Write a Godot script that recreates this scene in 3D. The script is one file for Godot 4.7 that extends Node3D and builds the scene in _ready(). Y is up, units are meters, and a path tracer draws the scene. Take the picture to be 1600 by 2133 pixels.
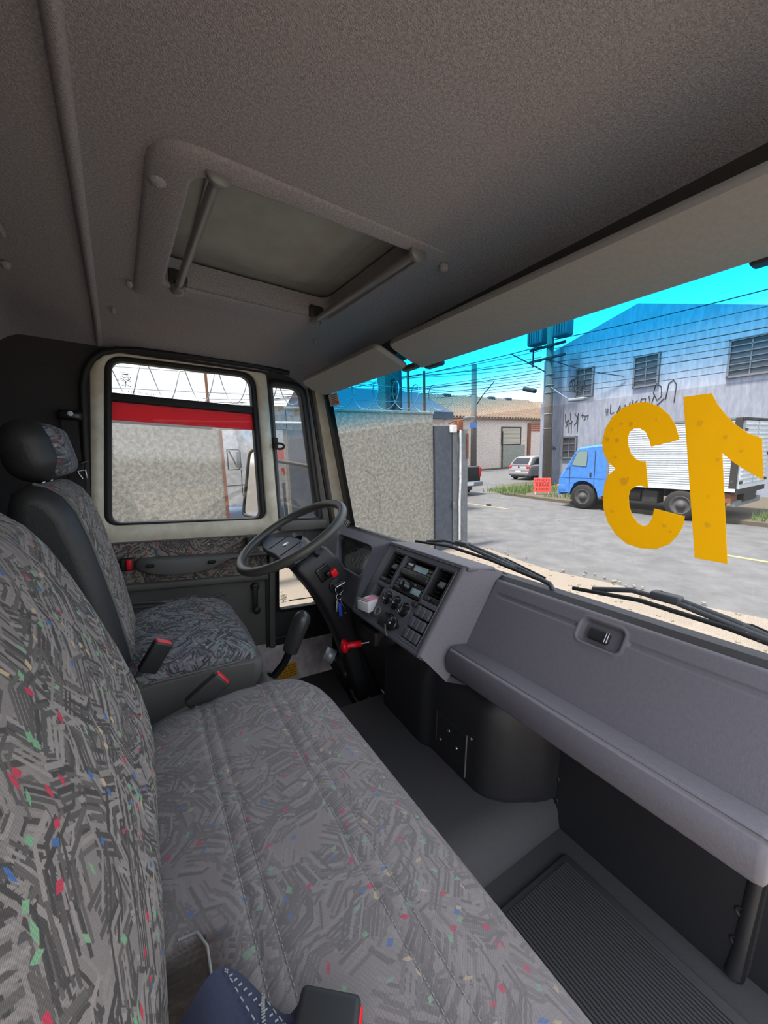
extends Node3D
# Cab frame: x = vehicle forward, y = up, -z = towards the driver's door; the eye is the origin. Metres.
# The truck stands nose-up on the verge, so the street has a frame of its own, pitched about z.
const EYE := 2.05
const GX := Vector3(0.9977, 0.0676, 0.0)
const GY := Vector3(-0.0676, 0.9977, 0.0)
const GZ := Vector3(0, 0, 1)
var taken := {}
var MT := {}
var rng := RandomNumberGenerator.new()

# ---------------------------------------------------------------- nodes
func gt(x: float, y: float, z: float) -> Vector3:
	return GX * x + GY * (y - EYE) + GZ * z

func street(x: float, y: float, z: float, yaw := 0.0) -> Transform3D:
	return Transform3D(Basis(GX, GY, GZ) * Basis(Vector3.UP, yaw), gt(x, y, z))

func numbered(n: String) -> String:
	if not taken.has(n):
		taken[n] = 0
		return n
	taken[n] += 1
	return "%s_%03d" % [n, taken[n]]

func thing(called: String, label: String, category: String, group := "", at := Transform3D()) -> Node3D:
	var o := Node3D.new()
	o.name = numbered(called)
	add_child(o)
	o.transform = at
	tag(o, label, category, group)
	return o

func tag(o: Node, label: String, category: String, group := "") -> void:
	o.set_meta("label", label)
	o.set_meta("category", category)
	if group:
		o.set_meta("group", group)

func setting(called: String, label := "") -> Node3D:
	var o := Node3D.new()
	o.name = numbered(called)
	add_child(o)
	o.set_meta("kind", "structure")
	if label:
		o.set_meta("label", label)
	return o

func part(parent: Node, called: String, b: MB, m: Material, label := "") -> MeshInstance3D:
	return mpart(parent, called, b.done(), m, label)

func mpart(parent: Node, called: String, mesh: Mesh, m: Material, label := "") -> MeshInstance3D:
	var o := MeshInstance3D.new()
	o.name = called
	o.mesh = mesh
	o.material_override = m
	if label:
		o.set_meta("label", label)
	parent.add_child(o, true)
	return o

func solo(called: String, b: MB, m: Material, label: String, category: String, group := "", at := Transform3D()) -> MeshInstance3D:
	var o := MeshInstance3D.new()
	o.name = numbered(called)
	o.mesh = b.done()
	o.material_override = m
	add_child(o)
	o.transform = at
	tag(o, label, category, group)
	return o

# ---------------------------------------------------------------- mesh building
class MB:
	var st := SurfaceTool.new()
	var sm := -1
	func _init() -> void:
		st.begin(Mesh.PRIMITIVE_TRIANGLES)
	func v(p: Vector3, uv := Vector2.ZERO) -> void:
		st.set_smooth_group(sm if sm >= 0 else 4294967295)
		st.set_uv(uv)
		st.add_vertex(p)
	func tri(a: Vector3, b: Vector3, c: Vector3) -> void:
		v(a); v(b); v(c)
	func quad(a: Vector3, b: Vector3, c: Vector3, d: Vector3) -> void:
		v(a, Vector2(0, 1)); v(b, Vector2(0, 0)); v(c, Vector2(1, 0))
		v(a, Vector2(0, 1)); v(c, Vector2(1, 0)); v(d, Vector2(1, 1))
	func done() -> ArrayMesh:
		st.generate_normals()
		return st.commit()
	func box(c: Vector3, s: Vector3, b := Basis()) -> MB:
		var h := s * 0.5
		for ax in 3:
			for sg in [-1.0, 1.0]:
				var n := Vector3.ZERO; n[ax] = sg
				var u := Vector3.ZERO; u[(ax + 1) % 3] = sg
				var w := Vector3.ZERO; w[(ax + 2) % 3] = 1.0
				var q := []
				for k in [[-1, -1], [-1, 1], [1, 1], [1, -1]]:
					q.append(c + b * ((n + u * k[0] + w * k[1]) * h))
				quad(q[0], q[1], q[2], q[3])
		return self
	func rbox(c: Vector3, s: Vector3, r: float, b := Basis(), k := 2) -> MB:
		var h := s * 0.5
		r = minf(r, minf(h.x, minf(h.y, h.z)) * 0.999)
		sm = 1
		for ax in 3:
			var a1 := (ax + 1) % 3
			var a2 := (ax + 2) % 3
			for sg in [-1.0, 1.0]:
				var us := steps(h[a1], r, k)
				var ws := steps(h[a2], r, k)
				var g := []
				for i in us.size():
					var row := []
					for j in ws.size():
						var p := Vector3.ZERO
						p[ax] = sg * h[ax]; p[a1] = us[i] * sg; p[a2] = ws[j]
						var q := Vector3(clampf(p.x, -h.x + r, h.x - r), clampf(p.y, -h.y + r, h.y - r), clampf(p.z, -h.z + r, h.z - r))
						row.append(c + b * (q + (p - q).normalized() * r))
					g.append(row)
				for i in us.size() - 1:
					for j in ws.size() - 1:
						quad(g[i][j], g[i][j + 1], g[i + 1][j + 1], g[i + 1][j])
		sm = -1
		return self
	static func steps(h: float, r: float, k: int) -> Array:
		var a := []
		for i in k + 1:
			a.append(-h + r - r * tan((1.0 - float(i) / k) * PI / 4))
		for i in k + 1:
			a.append(h - r + r * tan(float(i) / k * PI / 4))
		return a
	# polygon in the plane (o, ux, uy), given thickness along un
	func prism(poly: PackedVector2Array, o: Vector3, ux: Vector3, uy: Vector3, un: Vector3, smooth_side := false) -> MB:
		var t := Geometry2D.triangulate_polygon(poly)
		for i in range(0, t.size(), 3):
			var a := poly[t[i]]; var b := poly[t[i + 1]]; var c := poly[t[i + 2]]
			var pa := o + ux * a.x + uy * a.y; var pb := o + ux * b.x + uy * b.y; var pc := o + ux * c.x + uy * c.y
			tri(pa, pb, pc)
			tri(pa + un, pc + un, pb + un)
		if smooth_side: sm = 2
		for i in poly.size():
			var a := poly[i]; var b := poly[(i + 1) % poly.size()]
			var pa := o + ux * a.x + uy * a.y; var pb := o + ux * b.x + uy * b.y
			quad(pa, pa + un, pb + un, pb)
		sm = -1
		return self
	# rings of equal point count joined by quads
	func loft(rings: Array, closed := true, cap0 := false, cap1 := false, smooth := true) -> MB:
		sm = 3 if smooth else -1
		for i in rings.size() - 1:
			var a: Array = rings[i]
			var b: Array = rings[i + 1]
			for j in a.size() if closed else a.size() - 1:
				var k := (j + 1) % a.size()
				quad(a[j], b[j], b[k], a[k])
		sm = -1
		for e in [[cap0, 0], [cap1, rings.size() - 1]]:
			if e[0]:
				var r: Array = rings[e[1]]
				var m := Vector3.ZERO
				for p in r: m += p
				m /= r.size()
				for j in r.size():
					var p: Vector3 = r[j]; var q: Vector3 = r[(j + 1) % r.size()]
					if e[1] == 0: tri(m, p, q)
					else: tri(m, q, p)
		return self
	func lathe(o: Vector3, axis: Vector3, prof: Array, n := 16, smooth := true) -> MB:
		var y := axis.normalized()
		var x := y.cross(Vector3(0.31, 0.17, 0.93)).normalized()
		var z := x.cross(y)
		var rings := []
		for p in prof:
			var r := []
			for j in n:
				var t := TAU * j / n
				r.append(o + y * p[1] + (x * cos(t) + z * sin(t)) * maxf(p[0], 0.00001))
			rings.append(r)
		return loft(rings, true, false, false, smooth)
	func cyl(a: Vector3, b: Vector3, r: float, n := 12, r2 := -1.0) -> MB:
		var q := r if r2 < 0 else r2
		var l := a.distance_to(b)
		lathe(a, b - a, [[0, 0], [r, 0]], n, false)
		lathe(a, b - a, [[r, 0], [q, l]], n, true)
		return lathe(a, b - a, [[q, l], [0, l]], n, false)
	func tube(path: Array, r: float, n := 8, shut := false) -> MB:
		var rings := []
		var c := path.size()
		var side := Vector3.ZERO
		for i in c:
			var a: Vector3 = path[(i - 1 + c) % c] if (i > 0 or shut) else path[i]
			var b: Vector3 = path[(i + 1) % c] if (i < c - 1 or shut) else path[i]
			var t := (b - a).normalized()
			if side == Vector3.ZERO:
				side = t.cross(Vector3(0.21, 0.93, 0.31)).normalized()
			side = (side - t * side.dot(t)).normalized()
			var up := t.cross(side)
			var ring := []
			for j in n:
				var f := TAU * j / n
				ring.append(path[i] + (side * cos(f) + up * sin(f)) * r)
			rings.append(ring)
		if shut:
			rings.append(rings[0])
		return loft(rings, true, not shut, not shut)
	func ball(c: Vector3, s: Vector3, n := 12, b := Basis()) -> MB:
		var rings := []
		for i in n + 1:
			var f := PI * i / n
			var ring := []
			for j in n * 2:
				var t := PI * j / n
				ring.append(c + b * (Vector3(sin(f) * cos(t), cos(f), sin(f) * sin(t)) * s))
			rings.append(ring)
		return loft(rings)
	# surface from a height function over a lattice of points
	func sheet(us: Array, ws: Array, fn: Callable, skip = null) -> MB:
		sm = 4
		for i in us.size() - 1:
			for j in ws.size() - 1:
				if skip != null and skip.call((us[i] + us[i + 1]) * 0.5, (ws[j] + ws[j + 1]) * 0.5):
					continue
				var q := []
				for k in [[0, 0], [0, 1], [1, 1], [1, 0]]:
					var u: float = us[i + k[0]]; var w: float = ws[j + k[1]]
					q.append([fn.call(u, w), Vector2((u - us[0]) / (us[-1] - us[0]), (w - ws[0]) / (ws[-1] - ws[0]))])
				for k in [0, 1, 2, 0, 2, 3]:
					v(q[k][0], q[k][1])
		sm = -1
		return self

func pv(a: Array) -> PackedVector2Array:
	var p := PackedVector2Array()
	for q in a:
		p.append(Vector2(q[0], q[1]))
	return p

func rounded(pts: Array, radii, seg := 5) -> PackedVector2Array:
	var out := PackedVector2Array()
	var n := pts.size()
	for i in n:
		var p := Vector2(pts[i][0], pts[i][1])
		var a := Vector2(pts[(i - 1 + n) % n][0], pts[(i - 1 + n) % n][1])
		var b := Vector2(pts[(i + 1) % n][0], pts[(i + 1) % n][1])
		var r: float = radii[i] if radii is Array else radii
		var da := (a - p).normalized()
		var db := (b - p).normalized()
		var s := p + da * r
		var e := p + db * r
		for k in seg + 1:
			var t := float(k) / seg
			out.append(s.lerp(p, t).lerp(p.lerp(e, t), t))
	return out

func ring3(poly: PackedVector2Array, o: Vector3, ux: Vector3, uy: Vector3) -> Array:
	var r := []
	for p in poly:
		r.append(o + ux * p.x + uy * p.y)
	return r

func span(a: float, b: float, n: int) -> Array:
	var r := []
	for i in n + 1:
		r.append(lerpf(a, b, float(i) / n))
	return r

# a padded body: profile in x-y swept along z, drawn in at both ends by rounding
func pillow(prof: Array, z0: float, z1: float, r0: float, r1: float, n := 24, yin := 0.4, deep := 0.05, notch_z := 9.0, notch_x := 0.0) -> MB:
	var b := MB.new()
	var m := prof.size()
	var area := 0.0
	for i in m: area += prof[i][0] * prof[(i + 1) % m][1] - prof[(i + 1) % m][0] * prof[i][1]
	var inward := []
	for i in m:
		var t := Vector2(prof[(i + 1) % m][0] - prof[(i - 1 + m) % m][0], prof[(i + 1) % m][1] - prof[(i - 1 + m) % m][1]).normalized()
		inward.append(Vector2(-t.y, t.x) * (1.0 if area > 0 else -1.0))
	var zs := []
	for k in 11: zs.append(z0 + r0 * (1.0 - cos(PI / 2 * k / 10.0)))
	for z in span(z0 + r0, z1 - r1, n).slice(1, n): zs.append(z)
	for k in 11: zs.append(z1 - r1 + r1 * sin(PI / 2 * k / 10.0))
	var rings := []
	for z in zs:
		var f := 0.0
		if z < z0 + r0: f = 1.0 - sqrt(maxf(0, 1.0 - pow((z0 + r0 - z) / r0, 2)))
		if z > z1 - r1: f = 1.0 - sqrt(maxf(0, 1.0 - pow((z - z1 + r1) / r1, 2)))
		var ring := []
		for i in m:
			var d: Vector2 = inward[i] * f * deep
			var x: float = prof[i][0] + d.x
			ring.append(Vector3(maxf(x, notch_x) if z > notch_z else x, prof[i][1] + d.y * yin, z))
		rings.append(ring)
	return b.loft(rings, true, true, true)

# ---------------------------------------------------------------- materials
func mat(color: Color, rough := 0.6, metal := 0.0) -> StandardMaterial3D:
	var m := StandardMaterial3D.new()
	m.albedo_color = color
	m.roughness = rough
	m.metallic = metal
	return m

func noise_tex(freq: float, lo: Color, hi: Color, kind := FastNoiseLite.TYPE_SIMPLEX_SMOOTH, octaves := 4, size := 512, sd := 1) -> NoiseTexture2D:
	var n := FastNoiseLite.new()
	n.noise_type = kind
	n.frequency = freq
	n.fractal_octaves = octaves
	n.fractal_gain = 0.65
	n.seed = sd
	var t := NoiseTexture2D.new()
	t.noise = n
	t.seamless = true
	t.width = size
	t.height = size
	var g := Gradient.new()
	g.set_color(0, lo)
	g.set_color(1, hi)
	t.color_ramp = g
	return t

func triplanar(m: StandardMaterial3D, tex: Texture2D, scale: float, relief: Texture2D = null, cm := 0.0) -> StandardMaterial3D:
	m.albedo_texture = tex
	m.uv1_triplanar = true
	m.uv1_world_triplanar = true
	m.uv1_triplanar_sharpness = 4.0
	m.uv1_scale = Vector3.ONE * scale
	if relief:
		m.heightmap_enabled = true
		m.heightmap_texture = relief
		m.heightmap_scale = cm
	return m

func pane(alpha: float, tint := Color(0.5, 0.52, 0.5)) -> StandardMaterial3D:
	var m := StandardMaterial3D.new()
	m.transparency = BaseMaterial3D.TRANSPARENCY_ALPHA
	m.albedo_color = Color(tint, alpha)
	m.roughness = 0.02
	return m

func dyed_glass(tint: Color, tex: Texture2D = null) -> StandardMaterial3D:
	var m := StandardMaterial3D.new()
	m.transparency = BaseMaterial3D.TRANSPARENCY_ALPHA
	m.refraction_enabled = true
	m.refraction_scale = 0.0
	m.albedo_color = Color(tint, 0.0)
	m.albedo_texture = tex
	m.roughness = 0.0
	return m

func fill_poly(img: Image, poly: PackedVector2Array, c: Color) -> void:
	var lo := poly[0]
	var hi := poly[0]
	for p in poly:
		lo = lo.min(p); hi = hi.max(p)
	var w := img.get_width()
	for y in range(floori(lo.y), ceili(hi.y)):
		var xs := []
		for i in poly.size():
			var a := poly[i]
			var b := poly[(i + 1) % poly.size()]
			if (a.y <= y + 0.5) != (b.y <= y + 0.5):
				xs.append(a.x + (y + 0.5 - a.y) / (b.y - a.y) * (b.x - a.x))
		xs.sort()
		for k in range(0, xs.size() - 1, 2):
			for x in range(roundi(xs[k]), roundi(xs[k + 1])):
				img.set_pixel(posmod(x, w), posmod(y, w), c)

func strip(img: Image, pts: Array, wd: float, c: Color) -> void:
	for i in pts.size() - 1:
		var a: Vector2 = pts[i]
		var b: Vector2 = pts[i + 1]
		var n := (b - a).orthogonal().normalized() * wd * 0.5
		fill_poly(img, PackedVector2Array([a + n, b + n, b - n, a - n]), c)

# moquette: combs of bent strokes in greys, small coloured flecks, twill
func moquette(size: int, contrast: float, sd: int) -> ImageTexture:
	var img := Image.create(size, size, false, Image.FORMAT_RGB8)
	var base := Color(0.585, 0.56, 0.55)
	img.fill(base)
	rng.seed = sd
	var tones := [Color(0.35, 0.335, 0.33), Color(0.40, 0.385, 0.38), Color(0.66, 0.635, 0.62), Color(0.45, 0.43, 0.42), Color(0.62, 0.595, 0.58), Color(0.32, 0.31, 0.31)]
	var cells := 12
	var cs := float(size) / cells * 1.3
	for gy in cells:
		for gx in cells:
			var o := Vector2(gx + rng.randf_range(0.0, 0.7), gy + rng.randf_range(0.0, 0.7)) * size / cells
			var ang := rng.randf_range(-0.5, 0.5) + (0.9 if rng.randf() < 0.5 else -0.5)
			var dir := Vector2.from_angle(ang)
			var bend := Vector2.from_angle(ang + (0.9 if rng.randf() < 0.5 else -0.9))
			var nrm := dir.orthogonal()
			var wd := rng.randf_range(0.07, 0.11) * cs
			for k in rng.randi_range(7, 11):
				var s := o + nrm * k * wd * 1.35 + dir * rng.randf_range(-0.12, 0.12) * cs
				var l1 := rng.randf_range(0.5, 0.95) * cs
				var l2 := rng.randf_range(0.3, 0.7) * cs
				strip(img, [s, s + dir * l1, s + dir * l1 + bend * l2], wd * rng.randf_range(0.7, 1.15), base.lerp(tones[rng.randi_range(0, 5)], contrast))
	var flecks := [Color(0.86, 0.27, 0.37), Color(0.52, 0.74, 0.57), Color(0.32, 0.48, 0.74), Color(0.86, 0.76, 0.60), Color(0.56, 0.76, 0.60)]
	for k in 230:
		var c := Vector2(rng.randf(), rng.randf()) * size
		var a := Vector2.from_angle(rng.randf_range(0, TAU)) * size * rng.randf_range(0.006, 0.011)
		var b := Vector2.from_angle(rng.randf_range(0, TAU)) * size * rng.randf_range(0.006, 0.009)
		if absf(a.normalized().cross(b.normalized())) > 0.5:
			fill_poly(img, PackedVector2Array([c + a + b, c + a - b, c - a - b, c - a + b]), base.lerp(flecks[k % 5], 0.35 + 0.6 * contrast))
	for y in size:
		for x in size:
			var t := 1.0 + (0.13 if posmod(x + y, 4) < 2 else -0.13) + rng.randf_range(-0.06, 0.06)
			var c := img.get_pixel(x, y)
			img.set_pixel(x, y, Color(c.r * t, c.g * t, c.b * t))
	return ImageTexture.create_from_image(img)

# old concrete: broad tone shifts, fine dirt, pale scratches and chips
func weathered(size: int, sd: int) -> ImageTexture:
	var n := FastNoiseLite.new()
	n.noise_type = FastNoiseLite.TYPE_SIMPLEX
	n.frequency = 0.02
	n.fractal_octaves = 7
	n.fractal_gain = 0.85
	n.seed = sd
	var g := n.get_seamless_image(size, size)
	g.convert(Image.FORMAT_RGB8)
	rng.seed = sd
	for y in size:
		for x in size:
			var t := clampf(0.82 + (g.get_pixel(x, y).r - 0.5) * 0.5 + rng.randf_range(-0.05, 0.05), 0.3, 1.0)
			g.set_pixel(x, y, Color(t, t * 0.995, t * 0.98))
	for k in 90:
		var p := Vector2(rng.randf(), rng.randf()) * size
		var d := Vector2.from_angle(rng.randf_range(-0.5, 0.5) if k % 3 else rng.randf_range(1.1, 1.9))
		for i in rng.randi_range(6, 60):
			p += d.rotated(rng.randf_range(-0.4, 0.4))
			if rng.randf() < 0.75:
				g.set_pixel(posmod(int(p.x), size), posmod(int(p.y), size), Color(1, 1, 0.98))
	for k in 500:
		var p := Vector2(rng.randf(), rng.randf()) * size
		var t := 0.95 if k % 2 else 0.45
		for i in rng.randi_range(1, 4):
			g.set_pixel(posmod(int(p.x) + i % 2, size), posmod(int(p.y) + i / 2, size), Color(t, t, t))
	return ImageTexture.create_from_image(g)

# windscreen grime: dried runs, splashes, haze, on a grey tint added to dim outdoors
func grime_and_dimming(w: int, h: int) -> ImageTexture:
	var img := Image.create(w, h, false, Image.FORMAT_RGBA8)
	var n := FastNoiseLite.new()
	n.frequency = 0.012
	n.fractal_octaves = 4
	rng.seed = 5
	for y in h:
		for x in w:
			var a := 0.20 + 0.10 * maxf(0, n.get_noise_2d(x, y * 0.6)) + rng.randf_range(0, 0.02)
			img.set_pixel(x, y, Color(0.34, 0.35, 0.37, a))
	for k in 260:
		var x := rng.randi_range(0, w - 1)
		var y := rng.randi_range(0, h - 1)
		var a := rng.randf_range(0.12, 0.35)
		for i in rng.randi_range(8, 60):
			x = clampi(x + rng.randi_range(-1, 1) * int(rng.randf() < 0.2), 0, w - 1)
			if y + i < h:
				img.set_pixel(x, y + i, Color(0.72, 0.73, 0.75, a))
	for k in 500:
		var c := Vector2(rng.randf() * w, rng.randf() * h)
		var r := rng.randf_range(0.8, 2.0)
		for y in range(int(c.y - r), int(c.y + r) + 1):
			for x in range(int(c.x - r), int(c.x + r) + 1):
				if x >= 0 and y >= 0 and x < w and y < h and Vector2(x, y).distance_to(c) <= r:
					img.set_pixel(x, y, Color(0.78, 0.79, 0.8, 0.4))
	return ImageTexture.create_from_image(img)

func materials() -> void:
	var felt := noise_tex(0.09, Color(0.49, 0.47, 0.48), Color(0.67, 0.645, 0.655), FastNoiseLite.TYPE_SIMPLEX, 5, 512, 3)
	var fine := noise_tex(0.25, Color.BLACK, Color.WHITE, FastNoiseLite.TYPE_SIMPLEX, 2, 512, 4)
	MT.felt = triplanar(mat(Color(1, 1, 1), 1.0), felt, 3.0, fine, 0.12)
	var grain := noise_tex(0.16, Color.BLACK, Color.WHITE, FastNoiseLite.TYPE_CELLULAR, 2, 512, 8)
	var speck := noise_tex(0.05, Color(0.93, 0.93, 0.93), Color(1, 1, 1), FastNoiseLite.TYPE_SIMPLEX, 5, 512, 9)
	MT.dash = triplanar(mat(Color(0.425, 0.412, 0.445), 0.55), speck, 3.0, grain, 0.03)
	MT.dash_dark = triplanar(mat(Color(0.36, 0.36, 0.395), 0.5), speck, 3.0, grain, 0.02)
	MT.black = triplanar(mat(Color(0.15, 0.15, 0.165), 0.5), speck, 3.0, grain, 0.02)
	MT.black_gloss = mat(Color(0.11, 0.11, 0.12), 0.25)
	MT.deep = mat(Color(0.07, 0.07, 0.075), 0.7)
	MT.vinyl = triplanar(mat(Color(0.40, 0.395, 0.38), 0.55), speck, 4.0, grain, 0.03)
	MT.vinyl_dark = triplanar(mat(Color(0.20, 0.20, 0.20), 0.5), speck, 4.0, grain, 0.03)
	MT.rear = triplanar(mat(Color(0.26, 0.25, 0.245), 0.95), speck, 2.0, grain, 0.03)
	MT.rubber = mat(Color(0.10, 0.10, 0.105), 0.6)
	MT.mat_rubber = triplanar(mat(Color(0.30, 0.295, 0.31), 0.6), speck, 5.0)
	MT.carpet = triplanar(mat(Color(0.29, 0.285, 0.30), 0.8), speck, 3.0, grain, 0.02)
	var scuff := noise_tex(0.008, Color(0.86, 0.83, 0.76), Color(1.0, 0.99, 0.97), FastNoiseLite.TYPE_SIMPLEX, 7, 512, 12)
	MT.cream = triplanar(mat(Color(0.93, 0.91, 0.86), 0.4), scuff, 1.6)
	MT.cream_white = triplanar(mat(Color(0.92, 0.90, 0.91), 0.5), scuff, 4.0)
	MT.visor = triplanar(mat(Color(0.56, 0.545, 0.53), 0.7), speck, 3.0, grain, 0.015)
	MT.steel = mat(Color(0.75, 0.76, 0.78), 0.3, 1.0)
	MT.bar = mat(Color(0.46, 0.455, 0.45), 0.3)
	MT.red = mat(Color(0.88, 0.05, 0.13), 0.35)
	MT.lid = triplanar(mat(Color(0.62, 0.61, 0.59), 0.6), noise_tex(0.006, Color(0.90, 0.90, 0.89), Color(1, 1, 1), FastNoiseLite.TYPE_SIMPLEX, 7, 512, 21), 2.0)
	var fab := moquette(1024, 1.0, 77)
	var worn := moquette(1024, 0.33, 78)
	MT.fabric = triplanar(mat(Color(0.93, 0.91, 0.89), 1.0), fab, 1.9)
	MT.fabric_worn = triplanar(mat(Color(0.90, 0.89, 0.90), 1.0), worn, 2.3)
	MT.fabric_blue = triplanar(mat(Color(0.82, 0.85, 0.89), 1.0), fab, 2.1)
	MT.fabric_door = triplanar(mat(Color(0.90, 0.87, 0.84), 1.0), fab, 2.0)
	MT.thread = mat(Color(0.60, 0.60, 0.59), 0.9)
	MT.wheel = triplanar(mat(Color(0.30, 0.295, 0.28), 0.42), speck, 6.0)
	MT.yellow = mat(Color(1.0, 0.845, 0.0), 0.6)
	MT.yellow.backlight_enabled = true
	MT.yellow.backlight = Color(1.0, 0.85, 0.02)
	MT.glass = pane(0.14, Color(0.30, 0.31, 0.31))
	MT.white = mat(Color(0.9, 0.9, 0.9), 0.5)
	MT.lcd = mat(Color(0.62, 0.72, 0.75), 0.25)
	MT.glass_green = pane(0.12, Color(0.75, 0.88, 0.78))
	MT.glass_dark = pane(0.30, Color(0.16, 0.19, 0.21))
	MT.red_film = mat(Color(0.86, 0.02, 0.16, 0.86), 0.5)
	MT.red_film.transparency = BaseMaterial3D.TRANSPARENCY_ALPHA
	MT.red_film.backlight_enabled = true
	MT.red_film.backlight = Color(0.9, 0.02, 0.2)
	MT.cover = pane(0.05)
	MT.cover.metallic_specular = 0.12
	MT.film_line = mat(Color(0.90, 0.22, 0.30), 0.4)
	MT.etch = mat(Color(0.28, 0.34, 0.30), 0.6)
	var kick := noise_tex(0.006, Color(0.76, 0.72, 0.72), Color(1, 1, 1), FastNoiseLite.TYPE_SIMPLEX, 8, 512, 31)
	MT.kick = triplanar(mat(Color(0.97, 0.95, 0.96), 0.5), kick, 2.5)
	MT.label = mat(Color(0.95, 0.68, 0.08), 0.5)
	MT.zinc = mat(Color(0.78, 0.81, 0.84), 0.45, 0.5)
	MT.label_ink = mat(Color(0.45, 0.27, 0.02), 0.6)
	MT.navy = triplanar(mat(Color(0.20, 0.22, 0.31), 0.75), speck, 6.0, grain, 0.02)
	MT.card = mat(Color(0.86, 0.86, 0.88), 0.6)
	MT.pink = mat(Color(0.90, 0.55, 0.62), 0.6)
	MT.blue_key = mat(Color(0.12, 0.33, 0.80), 0.4)
	MT.yellow_pale = mat(Color(1.0, 0.90, 0.20), 0.6)
	MT.yellow_pale.backlight_enabled = true
	MT.yellow_pale.backlight = Color(1.0, 0.90, 0.25)
	MT.paper = mat(Color(0.80, 0.72, 0.62), 0.8)
	MT.wiper = mat(Color(0.30, 0.31, 0.33), 0.5)
	MT.pad = mat(Color(0.24, 0.27, 0.33), 0.5)
	MT.knob = mat(Color(0.20, 0.20, 0.21), 0.32)
	MT.bootgrey = mat(Color(0.42, 0.44, 0.47), 0.6)
	MT.buckle = mat(Color(0.17, 0.17, 0.175), 0.5)
	MT.mirror = mat(Color(0.9, 0.9, 0.9), 0.03, 1.0)
	MT.lampamber = mat(Color(0.9, 0.45, 0.1), 0.3)
	street_materials()

func _ready() -> void:
	# camera: ultra-wide phone lens held in the open passenger doorway
	var cam := Camera3D.new()
	cam.name = "camera"
	cam.fov = 106.04
	cam.near = 0.02
	cam.far = 400.0
	cam.transform = Transform3D(Basis(Vector3(0.84599, 0.02702, 0.53251), Vector3(0.04126, 0.99240, -0.11590), Vector3(-0.53160, 0.12002, 0.83845)), Vector3.ZERO)
	add_child(cam)
	cam.current = true
	# hazy bright sky, soft high sun behind the truck
	var we := WorldEnvironment.new()
	we.name = "world"
	var env := Environment.new()
	env.background_mode = Environment.BG_SKY
	var sky := Sky.new()
	var ps := ProceduralSkyMaterial.new()
	ps.sky_top_color = Color(0.85, 0.88, 0.92)
	ps.sky_horizon_color = Color(0.95, 0.96, 0.97)
	ps.sky_curve = 0.2
	ps.ground_bottom_color = Color(0.55, 0.53, 0.50)
	ps.ground_horizon_color = Color(0.60, 0.58, 0.55)
	ps.sun_angle_max = 1.0
	sky.sky_material = ps
	env.sky = sky
	env.background_energy_multiplier = 1.5
	env.tonemap_mode = Environment.TONE_MAPPER_LINEAR
	env.tonemap_exposure = 1.85
	env.sdfgi_enabled = true
	env.ssao_enabled = true
	env.ssil_enabled = true
	we.environment = env
	add_child(we)
	var sun := DirectionalLight3D.new()
	sun.name = "sun"
	sun.light_energy = 2.0
	sun.light_color = Color(1.0, 0.96, 0.9)
	sun.light_angular_distance = 8.0
	sun.shadow_enabled = true
	sun.transform = Transform3D(Basis.looking_at(Vector3(0.42, -0.90, 0.04)), Vector3(0, 30, 0))
	add_child(sun)
	materials()
	build_shell()
	build_ceiling()
	build_door()
	build_windscreen()
	build_dash()
	build_console()
	build_steering()
	build_seats()
	build_small()
	build_street()

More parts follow.
